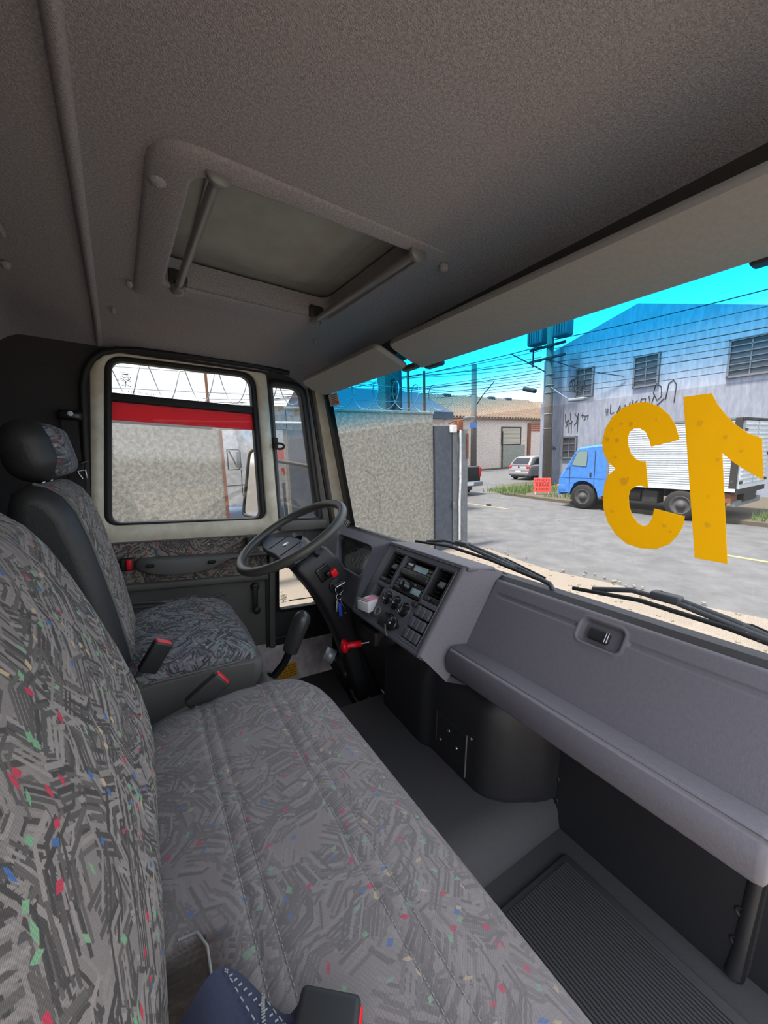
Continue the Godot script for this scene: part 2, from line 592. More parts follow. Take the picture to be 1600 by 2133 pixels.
# ---------------------------------------------------------------- cab shell
func build_shell() -> void:
	var f := setting("floor", "dark grey moulded cab floor")
	part(f, "floor_pan", MB.new().box(Vector3(0.30, -1.22, -1.05), Vector3(1.55, 0.06, 1.98)), MT.carpet)
	# engine hump: raised block with soft edges, higher under the seats
	var hp := rounded([[-0.45, -1.20], [1.02, -1.20], [1.02, -0.90], [0.50, -0.895], [0.42, -0.74], [-0.45, -0.72]], [0.01, 0.01, 0.02, 0.10, 0.05, 0.02], 6)
	var rings := []
	for e in [[-1.26, 0.09], [-1.24, 0.03], [-1.20, 0.0], [-0.63, 0.0], [-0.585, 0.012], [-0.555, 0.05], [-0.54, 0.12]]:
		var r := []
		for p in hp:
			r.append(Vector3(p.x, maxf(p.y - e[1], -1.20), e[0]))
		rings.append(r)
	part(f, "engine_hump", MB.new().loft(rings, true, true, true), MT.carpet, "dark grey moulded hump over the engine")
	part(f, "footwell", MB.new().box(Vector3(0.5, -1.09, -0.32), Vector3(1.06, 0.18, 0.46)), MT.carpet)
	# ribbed rubber mat in the passenger footwell
	var mt := MB.new()
	mt.rbox(Vector3(0.62, -0.996, -0.29), Vector3(0.56, 0.012, 0.40), 0.005, Basis(), 1)
	var mo := part(f, "rubber_mat", mt, MT.mat_rubber, "black rubber mat with fine lengthwise ribs")
	for i in 64:
		var x := 0.362 + i * 0.0081
		part(mo, "rib", MB.new().box(Vector3(x, -0.9885, -0.285), Vector3(0.0046, 0.004, 0.375)), MT.mat_rubber)
	# rear wall
	var w := setting("wall_rear", "dark trimmed rear wall of the cab")
	part(w, "panel", MB.new().box(Vector3(-0.49, -0.32, -1.05), Vector3(0.06, 1.62, 1.98)), MT.rear)
	# driver's side, behind the door: dark trim that wraps round the door opening
	w = setting("wall_left", "dark side wall behind the driver's door")
	var bp := MB.new()
	bp.prism(pv([[-0.50, -1.15], [-0.165, -1.15], [-0.165, -0.30], [-0.148, 0.30], [-0.138, 0.34], [-0.105, 0.395], [-0.06, 0.422], [0.0, 0.426], [0.5, 0.430], [0.74, 0.405], [0.80, 0.40], [0.80, 0.56], [-0.50, 0.56]]), Vector3(0, 0, -1.998), Vector3.RIGHT, Vector3.UP, Vector3(0, 0, -0.06))
	part(w, "side_panel", bp, MT.rear)
	var gk := MB.new()
	var path := []
	for q in [[-0.195, -1.05], [-0.19, -0.3], [-0.178, 0.28], [-0.166, 0.34], [-0.143, 0.386], [-0.11, 0.418], [-0.06, 0.438], [0.02, 0.45], [0.25, 0.458], [0.5, 0.46], [0.66, 0.452]]:
		path.append(Vector3(q[0], q[1], -1.975))
	part(w, "door_seal", gk.tube(path, 0.013, 8), MT.rubber, "black rubber door seal")
	part(w, "fore_kick_panel", MB.new().box(Vector3(0.985, -0.80, -1.985), Vector3(0.13, 0.86, 0.03)), MT.black)
	# right side: the doorway the camera stands in; only sill, pillars and header
	w = setting("wall_right", "passenger side of the cab around the open doorway")
	part(w, "rear_quarter", MB.new().box(Vector3(-0.345, -0.32, -0.06), Vector3(0.33, 1.62, 0.05)), MT.rear)
	part(w, "header", MB.new().box(Vector3(0.32, 0.50, -0.06), Vector3(1.0, 0.12, 0.05)), MT.rear)
	part(w, "sill", MB.new().box(Vector3(0.42, -1.10, -0.06), Vector3(1.2, 0.16, 0.05)), MT.black)
	# nose of the cab under the windscreen and roof skin
	w = setting("wall_front", "white painted nose of the cab")
	part(w, "front_panel", MB.new().box(Vector3(1.045, -0.76, -1.0), Vector3(0.05, 0.80, 2.0)), MT.cream_white)
	part(w, "cowl", MB.new().rbox(Vector3(1.005, -0.375, -0.97), Vector3(0.12, 0.04, 1.94), 0.012), MT.black)
	part(w, "header_rail", MB.new().box(Vector3(0.815, 0.44, -1.0), Vector3(0.07, 0.10, 2.0)), MT.rear)

func ceil_y(x: float, z: float) -> float:
	var y := 0.502
	y -= 0.062 * pow(clampf((-1.82 - z) / 0.19, 0, 1), 2)
	y -= 0.075 * pow(clampf((x - 0.66) / 0.16, 0, 1), 2)
	y -= 0.20 * pow(clampf((-0.30 - x) / 0.16, 0, 1), 2)
	return y

func sheared(x: float, y: float, z: float) -> Vector3:
	return Vector3(x + 0.04 * (z + 0.8), y, z)

func build_ceiling() -> void:
	var c := setting("ceiling", "grey felt headliner of the cab roof")
	var xs := span(-0.44, -0.29, 6) + span(-0.25, 0.10, 8) + span(0.15, 0.60, 9) + span(0.63, 0.86, 8)
	var zs := span(-2.0, -1.80, 8) + span(-1.7, -1.33, 6) + span(-1.28, -0.80, 9) + span(-0.72, -0.06, 8)
	part(c, "headliner", MB.new().sheet(xs, zs, func(u, w): return sheared(u, ceil_y(u, w), w), func(u, w): return u > 0.10 and u < 0.60 and w > -1.33 and w < -0.80), MT.felt)
	part(c, "roof_skin", MB.new().box(Vector3(0.2, 0.66, -1.03), Vector3(1.4, 0.03, 2.06)), MT.cream_white)
	for e in [[-1.98, 0.05], [-0.05, 0.05]]:
		part(c, "roof_side", MB.new().box(Vector3(0.2, 0.58, e[0] - 0.03), Vector3(1.4, 0.19, e[1])), MT.cream_white)
	for e in [-0.48, 0.87]:
		part(c, "roof_end", MB.new().box(Vector3(e, 0.57, -1.03), Vector3(0.05, 0.2, 2.06)), MT.cream_white)
	# cross rib
	var rings := []
	for z in span(-1.985, -0.06, 24):
		var r := []
		for k in 7:
			var t := PI * k / 6
			r.append(sheared(-0.070 - 0.012 * cos(t), ceil_y(-0.07, z) + 0.004 - 0.017 * sin(t), z))
		rings.append(r)
	part(c, "cross_rib", MB.new().loft(rings, false), MT.felt)
	for q in [[0.05, -0.86, 0.014], [0.02, -1.385, 0.008], [-0.02, -1.66, 0.007], [0.665, -0.80, 0.011], [0.66, -1.55, 0.007], [-0.25, -1.45, 0.01]]:
		var p := sheared(q[0], ceil_y(q[0], q[1]) - 0.012, q[1])
		part(c, "trim_plug", MB.new().lathe(p, Vector3.DOWN, [[q[2] * 1.1, -0.01], [q[2], 0.001], [q[2] * 0.5, 0.005], [0, 0.006]], 14), MT.felt, "round trim plug")
	# roof hatch
	var h := thing("roof_hatch", "rectangular grey roof hatch with two grab bars set into the headliner", "roof hatch")
	var outer := rounded([[0.028, -1.475], [0.64, -1.475], [0.66, -0.755], [0.028, -0.745]], [0.05, 0.05, 0.03, 0.08], 6)
	var inner := rounded([[0.098, -1.335], [0.602, -1.335], [0.602, -0.795], [0.098, -0.795]], 0.045, 6)
	var rr := []
	for e in [[0.0, 0.5045], [0.05, 0.498], [0.14, 0.4925], [0.90, 0.4905], [0.994, 0.4905], [1.0, 0.4915], [1.0, 0.53], [1.0, 0.575]]:
		var r := []
		for i in outer.size():
			var p := outer[i].lerp(inner[i], e[0])
			var flush := clampf(1.0 - (p.x - 0.10) / 0.30, 0.12, 1.0)   # the moulding runs out towards the front
			r.append(sheared(p.x, e[1] if e[1] > 0.51 else 0.502 + (e[1] - 0.502) * flush, p.y))
		rr.append(r)
	part(h, "frame", MB.new().loft(rr), MT.felt, "raised felt-covered hatch frame")
	var lid := MB.new()
	lid.rbox(sheared(0.35, 0.598, -1.06), Vector3(0.62, 0.03, 0.66), 0.012)
	part(h, "lid", lid, MT.lid, "pale grey hatch lid")
	var lr := MB.new()
	lr.rbox(sheared(0.35, 0.582, -1.06), Vector3(0.40, 0.012, 0.42), 0.005)
	part(h, "lid_panel", lr, MT.lid)
	for e in [[0.137, 0.137], [0.563, 0.571]]:
		var a := sheared(e[0], 0.497, -1.322)
		var b := sheared(e[1], 0.497, -0.800)
		var bar := part(h, "grab_bar", MB.new().cyl(a, b, 0.0105, 14), MT.bar, "round grey grab bar")
		for q in [[a, b], [b, a]]:
			var d: Vector3 = (q[1] - q[0]).normalized()
			part(bar, "end_cap", MB.new().lathe(q[0] - d * 0.022, d, [[0, 0], [0.021, 0], [0.023, 0.004], [0.021, 0.014], [0.0125, 0.024], [0.0115, 0.034]], 16), MT.bar)
			part(bar, "bracket", MB.new().rbox(q[0] - d * 0.01 + Vector3(0, 0.025, 0), Vector3(0.05, 0.04, 0.022), 0.006), MT.vinyl_dark)
	var lt := MB.new()
	lt.rbox(sheared(-0.26, 0.488, -1.16), Vector3(0.09, 0.02, 0.16), 0.006)
	solo("interior_lamp", lt, MT.visor, "corner of a flat grey lamp housing on the rear headliner", "lamp")
	# sun visors: hinged along the windscreen top, folded up against the roof
	for e in [["sun_visor", -1.05, -0.10, "long grey sun visor above the passenger windscreen"], ["sun_visor", -1.76, -1.075, "shorter grey sun visor above the steering wheel"]]:
		var drv: bool = e[1] < -1.5
		var v := thing(e[0], e[3], "sun visor")
		var lowx := 0.785 if not drv else 0.755
		var lowy := 0.315 if not drv else 0.318
		var dirv := Vector3(-0.935, 0.355, 0).normalized()
		var nv := Vector3(0.355, 0.935, 0).normalized()
		var wd := 0.138 if not drv else 0.13
		var pl := rounded([[e[1], 0.0], [e[2], 0.0], [e[2], wd], [e[1] + (0.0 if not drv else -0.0), wd]], [0.02, 0.02, 0.03, 0.03] if not drv else [0.05, 0.015, 0.03, 0.06], 6)
		var rg := []
		for k in [[0.010, 0.0], [0.0, 0.007], [0.0, 0.013], [0.010, 0.020]]:
			var cen := Vector2((e[1] + e[2]) * 0.5, wd * 0.5)
			var r := []
			for p in pl:
				var q: Vector2 = p + (cen - p).normalized() * k[0]
				r.append(Vector3(lowx, lowy, 0) + dirv * q.y + Vector3(0, 0, q.x) + nv * k[1])
			rg.append(r)
		part(v, "pad", MB.new().loft(rg, true, true, true), MT.visor)
		for z in ([-0.985, -0.20] if not drv else [-1.07]):
			part(v, "hinge_clip", MB.new().rbox(Vector3(lowx + 0.012, lowy + 0.004, z), Vector3(0.026, 0.016, 0.075), 0.006), MT.black, "dark plastic hinge clip")
			part(v, "hinge_arm", MB.new().tube([Vector3(lowx + 0.01, lowy + 0.003, z + 0.03), Vector3(lowx + 0.035, lowy + 0.03, z + 0.01), Vector3(lowx + 0.04, lowy + 0.09, z)], 0.006, 8), MT.black)

# ---------------------------------------------------------------- driver's door
func frame_ring(a: PackedVector2Array, b: PackedVector2Array, z: float, depth: float, bevel := 0.004) -> MB:
	var rr := []
	for e in [[0.0, -depth], [0.0, -bevel], [0.08, 0.0], [0.92, 0.0], [1.0, -bevel], [1.0, -depth]]:
		var r := []
		for i in a.size():
			var p := a[i].lerp(b[i], e[0])
			r.append(Vector3(p.x, p.y, z + e[1]))
		rr.append(r)
	return MB.new().loft(rr)

func slab(poly: PackedVector2Array, z: float, depth: float, m: Material, parent: Node, called: String, label := "") -> MeshInstance3D:
	# a moulded panel facing the cab: front face with a softened rim
	var b := MB.new()
	b.prism(poly, Vector3(0, 0, z - depth), Vector3.RIGHT, Vector3.UP, Vector3(0, 0, depth))
	return part(parent, called, b, m, label)

func build_door() -> void:
	var d := setting("door_1", "driver's door with cream frame, dark trim and two windows")
	var fo := rounded([[-0.185, -0.37], [0.612, -0.37], [0.550, 0.435], [-0.150, 0.430]], [0.012, 0.012, 0.02, 0.10], 7)
	var fi := rounded([[-0.138, -0.288], [0.545, -0.292], [0.497, 0.432], [-0.103, 0.418]], [0.055, 0.05, 0.075, 0.07], 7)
	part(d, "frame", frame_ring(fo, fi, -1.985, 0.05, 0.006), MT.cream, "cream painted door frame")
	var gi := rounded([[-0.110, -0.278], [0.516, -0.286], [0.472, 0.410], [-0.080, 0.399]], [0.04, 0.04, 0.055, 0.045], 7)
	part(d, "gasket", frame_ring(fi, gi, -1.992, 0.045, 0.006), MT.rubber, "black rubber window gasket")
	part(d, "divider_bar", MB.new().rbox(Vector3(0.197, 0.2525, -2.012), Vector3(0.60, 0.036, 0.03), 0.006), MT.rubber, "black bar across the window")
	var gp := [[-0.13, -0.30], [0.54, -0.30], [0.515, 0.255], [-0.10, 0.255]]
	slab(pv(gp), -2.018, 0.004, MT.glass, d, "lower_pane")
	slab(pv([[-0.10, 0.25], [0.515, 0.25], [0.495, 0.42], [-0.09, 0.41]]), -2.022, 0.004, MT.glass_green, d, "upper_pane", "pale green fixed pane")
	# red film across the top of the lower pane, with its paler border line
	slab(pv([[-0.10, 0.158], [0.500, 0.158], [0.490, 0.236], [-0.095, 0.236]]), -2.012, 0.002, MT.red_film, d, "red_film", "translucent red film strip across the glass")
	slab(pv([[-0.075, 0.225], [0.470, 0.225], [0.470, 0.2275], [-0.075, 0.2275]]), -2.0095, 0.001, MT.film_line, d, "film_line")
	slab(pv([[-0.075, 0.163], [0.476, 0.163], [0.476, 0.1655], [-0.075, 0.1655]]), -2.0095, 0.001, MT.film_line, d, "film_line")
	slab(pv([[-0.10, 0.147], [0.30, 0.147], [0.30, 0.157], [-0.10, 0.157]]), -2.013, 0.001, MT.white, d, "film_edge", "white lower edge of the red film")
	# etched glazing marks on the panes
	etched_stamp(d, Vector3(-0.035, 0.352, -2.016), 1.0)
	mark(d, ["• PC SH 460 •"], Vector3(0.02, 0.281, -2.016), 0.017, Vector3(1, 0.0, 0))
	part(d, "frame_filler", MB.new().box(Vector3(0.555, 0.42, -2.015), Vector3(0.09, 0.06, 0.03)), MT.rubber)
	# quarter light ahead of the window
	var vo := rounded([[0.600, -0.305], [0.862, -0.312], [0.756, 0.410], [0.545, 0.420]], [0.01, 0.02, 0.06, 0.07], 7)
	var vi := rounded([[0.612, -0.292], [0.826, -0.298], [0.724, 0.385], [0.566, 0.380]], [0.01, 0.015, 0.05, 0.04], 7)
	part(d, "quarter_frame", frame_ring(vo, vi, -1.990, 0.05, 0.006), MT.black, "dark quarter-light frame")
	slab(pv([[0.60, -0.31], [0.84, -0.31], [0.735, 0.40], [0.55, 0.40]]), -2.018, 0.004, MT.glass_dark, d, "quarter_pane", "darker quarter-light pane")
	part(d, "quarter_bar", MB.new().cyl(Vector3(0.575, 0.38, -2.0), Vector3(0.618, -0.30, -2.0), 0.009, 10), MT.vinyl)
	var la := part(d, "quarter_latch", MB.new().rbox(Vector3(0.590, 0.098, -1.985), Vector3(0.026, 0.055, 0.022), 0.007), MT.rubber, "black quarter-light catch")
	var lo := []
	for k in 12:
		var t := TAU * k / 12
		lo.append(Vector3(0.606 + 0.024 * cos(t), 0.082 + 0.014 * sin(t), -1.965))
	part(la, "loop", MB.new().tube(lo, 0.006, 8, true), MT.rubber)
	# upper rail and grey trim under the quarter light
	part(d, "quarter_sill", MB.new().rbox(Vector3(0.738, -0.333, -1.98), Vector3(0.265, 0.052, 0.05), 0.008), MT.vinyl, "grey sill under the quarter light")
	slab(rounded([[0.50, -0.52], [0.90, -0.52], [0.90, -0.358], [0.50, -0.368]], 0.006, 2), -1.99, 0.03, MT.vinyl, d, "front_trim")
	slab(pv([[0.744, -0.515], [0.747, -0.515], [0.749, -0.365], [0.746, -0.365]]), -1.987, 0.004, MT.rubber, d, "trim_seam")
	# fabric insert
	var fa := rounded([[-0.150, -0.562], [0.540, -0.580], [0.535, -0.374], [-0.150, -0.366]], [0.02, 0.005, 0.005, 0.06], 6)
	var ins := MB.new()
	ins.prism(fa, Vector3(0, 0, -2.02), Vector3.RIGHT, Vector3.UP, Vector3(0, 0, 0.033))
	part(d, "fabric_insert", ins, MT.fabric_door, "patterned fabric door insert")
	part(d, "insert_edge", frame_ring(rounded([[-0.160, -0.57], [0.545, -0.588], [0.54, -0.368], [-0.160, -0.358]], [0.02, 0.005, 0.005, 0.06], 6), fa, -1.982, 0.03, 0.004), MT.vinyl)
	var rail := MB.new()
	rail.rbox(Vector3(0.19, -0.578, -1.985), Vector3(0.72, 0.036, 0.035), 0.012, Basis(Vector3(0, 0, 1), -0.045))
	part(d, "rail", rail, MT.vinyl, "grey rail under the fabric insert")
	# lower vinyl panel and its moulded strip
	slab(rounded([[-0.19, -1.02], [0.535, -1.02], [0.535, -0.60], [-0.19, -0.575]], 0.008, 2), -1.995, 0.03, MT.vinyl, d, "lower_panel", "dark grey vinyl lower door panel")
	part(d, "moulded_strip", MB.new().tube([Vector3(-0.16, -0.634, -1.992), Vector3(0.05, -0.650, -1.992), Vector3(0.275, -0.668, -1.992), Vector3(0.325, -0.655, -1.992), Vector3(0.34, -0.650, -1.994)], 0.007, 8), MT.vinyl)
	part(d, "moulded_strip", MB.new().tube([Vector3(-0.16, -0.655, -1.994), Vector3(0.05, -0.671, -1.994), Vector3(0.28, -0.688, -1.994), Vector3(0.34, -0.668, -1.994)], 0.005, 8), MT.vinyl)
	# pull handle / armrest
	var ar := MB.new()
	var rr := []
	for e in [[-0.035, -0.45, -0.49, 0.012], [-0.02, -0.437, -0.503, 0.04], [0.03, -0.437, -0.523, 0.055], [0.12, -0.440, -0.537, 0.06], [0.20, -0.443, -0.537, 0.058], [0.27, -0.446, -0.527, 0.055], [0.33, -0.449, -0.500, 0.05], [0.36, -0.450, -0.490, 0.047], [0.45, -0.455, -0.488, 0.045], [0.56, -0.462, -0.487, 0.042], [0.60, -0.464, -0.486, 0.02]]:
		var pf := rounded([[-2.0, e[2]], [-1.985 + e[3], e[2] + 0.02], [-1.985 + e[3], e[1] - 0.006], [-1.985 + e[3] * 0.6, e[1]], [-2.0, e[1]]], 0.004, 2)
		var r := []
		for p in pf: r.append(Vector3(e[0], p.y, p.x))
		rr.append(r)
	var arm := part(d, "armrest", ar.loft(rr, true, true, true), MT.vinyl, "dark grey door pull with oval slots")
	for q in [[0.021, -0.464], [0.269, -0.473]]:
		part(arm, "slot", MB.new().rbox(Vector3(q[0], q[1], -1.927), Vector3(0.034, 0.016, 0.012), 0.0075), MT.deep)
	# red courtesy reflector
	var rl := part(d, "reflector_housing", MB.new().rbox(Vector3(-0.062, -0.458, -1.978), Vector3(0.055, 0.055, 0.03), 0.008), MT.black)
	part(rl, "red_lens", MB.new().rbox(Vector3(-0.056, -0.457, -1.958), Vector3(0.022, 0.046, 0.016), 0.005), MT.red, "bright red lens")
	# release lever recess by the front of the insert
	part(d, "release_lever", MB.new().rbox(Vector3(0.47, -0.40, -1.965), Vector3(0.075, 0.04, 0.04), 0.008, Basis(Vector3(0, 0, 1), -0.15)), MT.black, "black door release")
	# window winder
	var cr := part(d, "window_winder", MB.new().lathe(Vector3(0.480, -0.642, -1.995), Vector3(0, 0, 1), [[0, 0], [0.022, 0], [0.022, 0.016], [0.017, 0.024], [0.008, 0.026], [0, 0.026]], 18), MT.black, "black window winder")
	part(cr, "arm", MB.new().rbox(Vector3(0.477, -0.70, -1.967), Vector3(0.026, 0.12, 0.012), 0.006), MT.black)
	part(cr, "knob", MB.new().lathe(Vector3(0.476, -0.752, -1.967), Vector3(0, 0, 1), [[0, 0], [0.013, 0], [0.013, 0.012], [0.019, 0.02], [0.019, 0.034], [0.012, 0.04], [0, 0.041]], 16), MT.black)
	# fore part of the door with its low view window
	var lo2 := rounded([[0.535, -1.0], [0.93, -1.0], [0.93, -0.45], [0.535, -0.45]], 0.006, 6)
	var li := rounded([[0.598, -0.802], [0.838, -0.806], [0.838, -0.49], [0.598, -0.49]], 0.03, 6)
	part(d, "fore_panel", frame_ring(lo2, li, -1.99, 0.035, 0.004), MT.vinyl_dark, "dark trim round the low view window")
	part(d, "low_gasket", frame_ring(rounded([[0.598, -0.802], [0.838, -0.806], [0.838, -0.49], [0.598, -0.49]], 0.03, 6), rounded([[0.608, -0.790], [0.826, -0.795], [0.826, -0.50], [0.608, -0.50]], 0.025, 6), -1.985, 0.04, 0.004), MT.rubber)
	slab(pv([[0.59, -0.81], [0.845, -0.81], [0.845, -0.48], [0.59, -0.48]]), -2.015, 0.004, MT.glass, d, "low_pane", "low view pane in the door")
	etched_stamp(d, Vector3(0.637, -0.722, -2.009), 0.8)
	part(d, "etched_line", MB.new().box(Vector3(0.735, -0.757, -2.009), Vector3(0.13, 0.006, 0.001), Basis(Vector3(0, 0, 1), -0.02)), MT.etch)
	part(d, "vertical_post", MB.new().rbox(Vector3(0.568, -0.72, -1.985), Vector3(0.03, 0.55, 0.02), 0.006), MT.vinyl)
	part(d, "trim_plug", MB.new().lathe(Vector3(0.565, -0.925, -1.99), Vector3(0, 0, 1), [[0.012, 0], [0.011, 0.006], [0.005, 0.01], [0, 0.01]], 12), MT.black)
	part(d, "rib_strip", MB.new().rbox(Vector3(0.70, -0.945, -1.985), Vector3(0.30, 0.012, 0.012), 0.005), MT.vinyl_dark)
	# painted steel below the trim, curving in to the floor
	var kk := []
	for e in [[-0.97, -1.995], [-1.04, -1.985], [-1.12, -1.97], [-1.20, -1.94]]:
		var r := []
		for x in span(-0.2, 0.93, 14): r.append(Vector3(x, e[0], e[1]))
		kk.append(r)
	part(d, "kick_plate", MB.new().loft(kk, false), MT.kick, "scuffed white painted steel under the door trim")
	part(d, "door_skin", MB.new().prism(pv([[-0.2, -1.12], [0.6, -1.12], [0.6, -0.37], [-0.2, -0.37]]), Vector3(0, 0, -2.06), Vector3.RIGHT, Vector3.UP, Vector3(0, 0, 0.02)), MT.cream_white)
	part(d, "door_skin", MB.new().box(Vector3(0.77, -0.97, -2.05), Vector3(0.36, 0.32, 0.02)), MT.cream_white)
	part(d, "door_skin", MB.new().box(Vector3(0.77, -0.42, -2.05), Vector3(0.36, 0.12, 0.02)), MT.cream_white)
	part(d, "door_skin", MB.new().box(Vector3(0.90, -0.63, -2.05), Vector3(0.12, 0.40, 0.02)), MT.cream_white)
	# yellow notice
	var no := solo("warning_label", MB.new().prism(rounded([[0.0, 0.0], [0.105, 0.012], [0.105, 0.082], [0.0, 0.082]], 0.008, 3), Vector3(0.590, -1.178, -1.9445), Vector3.RIGHT, Vector3(0, 0.95, -0.31), Vector3(0, 0.001, 0.002)), MT.label, "small amber warning label on the white kick plate", "label")
	var tx := MB.new()
	for i in 6:
		for j in 5:
			tx.box(Vector3(0.604 + i * 0.0155, -1.164 + j * 0.0125 + i * 0.0012, -1.9465 - j * 0.0041), Vector3(0.012, 0.0035, 0.0015), Basis(Vector3(1, 0, 0), -0.38))
	part(no, "print_lines", tx, MT.label_ink)
	# front pillar: black weather strip, grey inner strip, cream pillar, windscreen rubber
	var p := setting("trim_1", "cream windscreen pillar with black seals")
	var L := [[0.754, 0.387, 0.859, -0.308, -1.992], [0.766, 0.382, 0.893, -0.308, -1.985], [0.782, 0.379, 0.908, -0.308, -1.982], [0.799, 0.376, 0.926, -0.308, -1.972], [0.832, 0.385, 0.990, -0.334, -1.950], [0.826, 0.374, 0.982, -0.330, -1.885], [0.829, 0.374, 0.986, -0.332, -1.845]]
	var names := [["inner_strip", MT.vinyl], ["door_seal", MT.rubber], ["inner_strip", MT.vinyl], ["pillar_face", MT.cream], ["edge_strip", MT.vinyl], ["glass_rubber", MT.rubber]]
	for i in 6:
		var r := []
		for k in [i, i + 1]:
			var a := Vector3(L[k][0], L[k][1], L[k][4])
			var b := Vector3(L[k][2], L[k][3], L[k][4])
			var row := []
			for t in span(-0.14, 1.2, 10): row.append(a.lerp(b, t))
			r.append(row)
		var bulge: float = 0.010 if names[i][0] in ["door_seal", "glass_rubber"] else 0.004
		var mid := []
		for j in r[0].size():
			mid.append((r[0][j] + r[1][j]) * 0.5 + Vector3(-0.5, 0, 0.85) * bulge)
		part(p, names[i][0], MB.new().loft([r[0], mid, r[1]], false), names[i][1])
	part(p, "pillar_core", MB.new().loft([[Vector3(0.72, 0.50, -2.03), Vector3(0.83, 0.50, -2.03), Vector3(0.815, 0.50, -1.975)], [Vector3(0.90, -0.45, -2.03), Vector3(1.02, -0.45, -2.03), Vector3(1.0, -0.45, -1.975)]], true, true, true), MT.cream_white)

func mark(parent: Node, lines: Array, at: Vector3, h: float, ux: Vector3) -> void:
	# small etched print on a pane
	for i in lines.size():
		var t := TextMesh.new()
		var f := SystemFont.new()
		f.font_names = PackedStringArray(["Droid Sans"])
		t.font = f
		t.text = lines[i]
		t.font_size = 16
		t.pixel_size = h / 16.0
		t.depth = 0.0005
		var o := mpart(parent, "etched_mark", t, MT.etch)
		o.transform = Transform3D(Basis(ux.normalized(), Vector3.UP, Vector3.BACK), at - Vector3(0, i * h * 1.1, 0))

func etched_stamp(parent: Node, at: Vector3, k: float) -> void:
	# maker's stamp too small to read: an oval, rows of tiny print and a cross mark
	var b := MB.new()
	var ov := []
	for i in 20:
		var t := TAU * i / 20
		ov.append(at + Vector3(0.021 * cos(t), 0.0065 * sin(t), 0) * k)
	b.tube(ov, 0.0008, 4, true)
	for r in [[-0.013, -0.016, 0.018], [-0.021, -0.018, 0.02], [-0.027, -0.026, 0.02], [-0.046, -0.012, 0.018]]:
		var x: float = r[1]
		var i := 0
		while x < r[2]:
			b.box(at + Vector3(x, r[0] + 0.0015 * sin(i * 2.3), 0) * k, Vector3(0.0036, 0.0042, 0.0005) * k)
			x += 0.0055
			i += 1
	b.box(at + Vector3(0.0, 0.0, 0) * k, Vector3(0.022, 0.004, 0.0005) * k)
	b.box(at + Vector3(0.0, -0.036, 0) * k, Vector3(0.003, 0.014, 0.0005) * k)
	b.box(at + Vector3(0.0, -0.034, 0) * k, Vector3(0.010, 0.003, 0.0005) * k)
	part(parent, "etched_stamp", b, MT.etch)

# ---------------------------------------------------------------- windscreen
const WT := Vector3(-0.23825, 0.97120, 0)   # up the glass
const WN := Vector3(0.97120, 0.23825, 0)    # outward
func ws(z: float, v: float, h := 0.0) -> Vector3:
	return Vector3(0.973, -0.332, 0) + WT * v + WN * h + Vector3(0, 0, z)

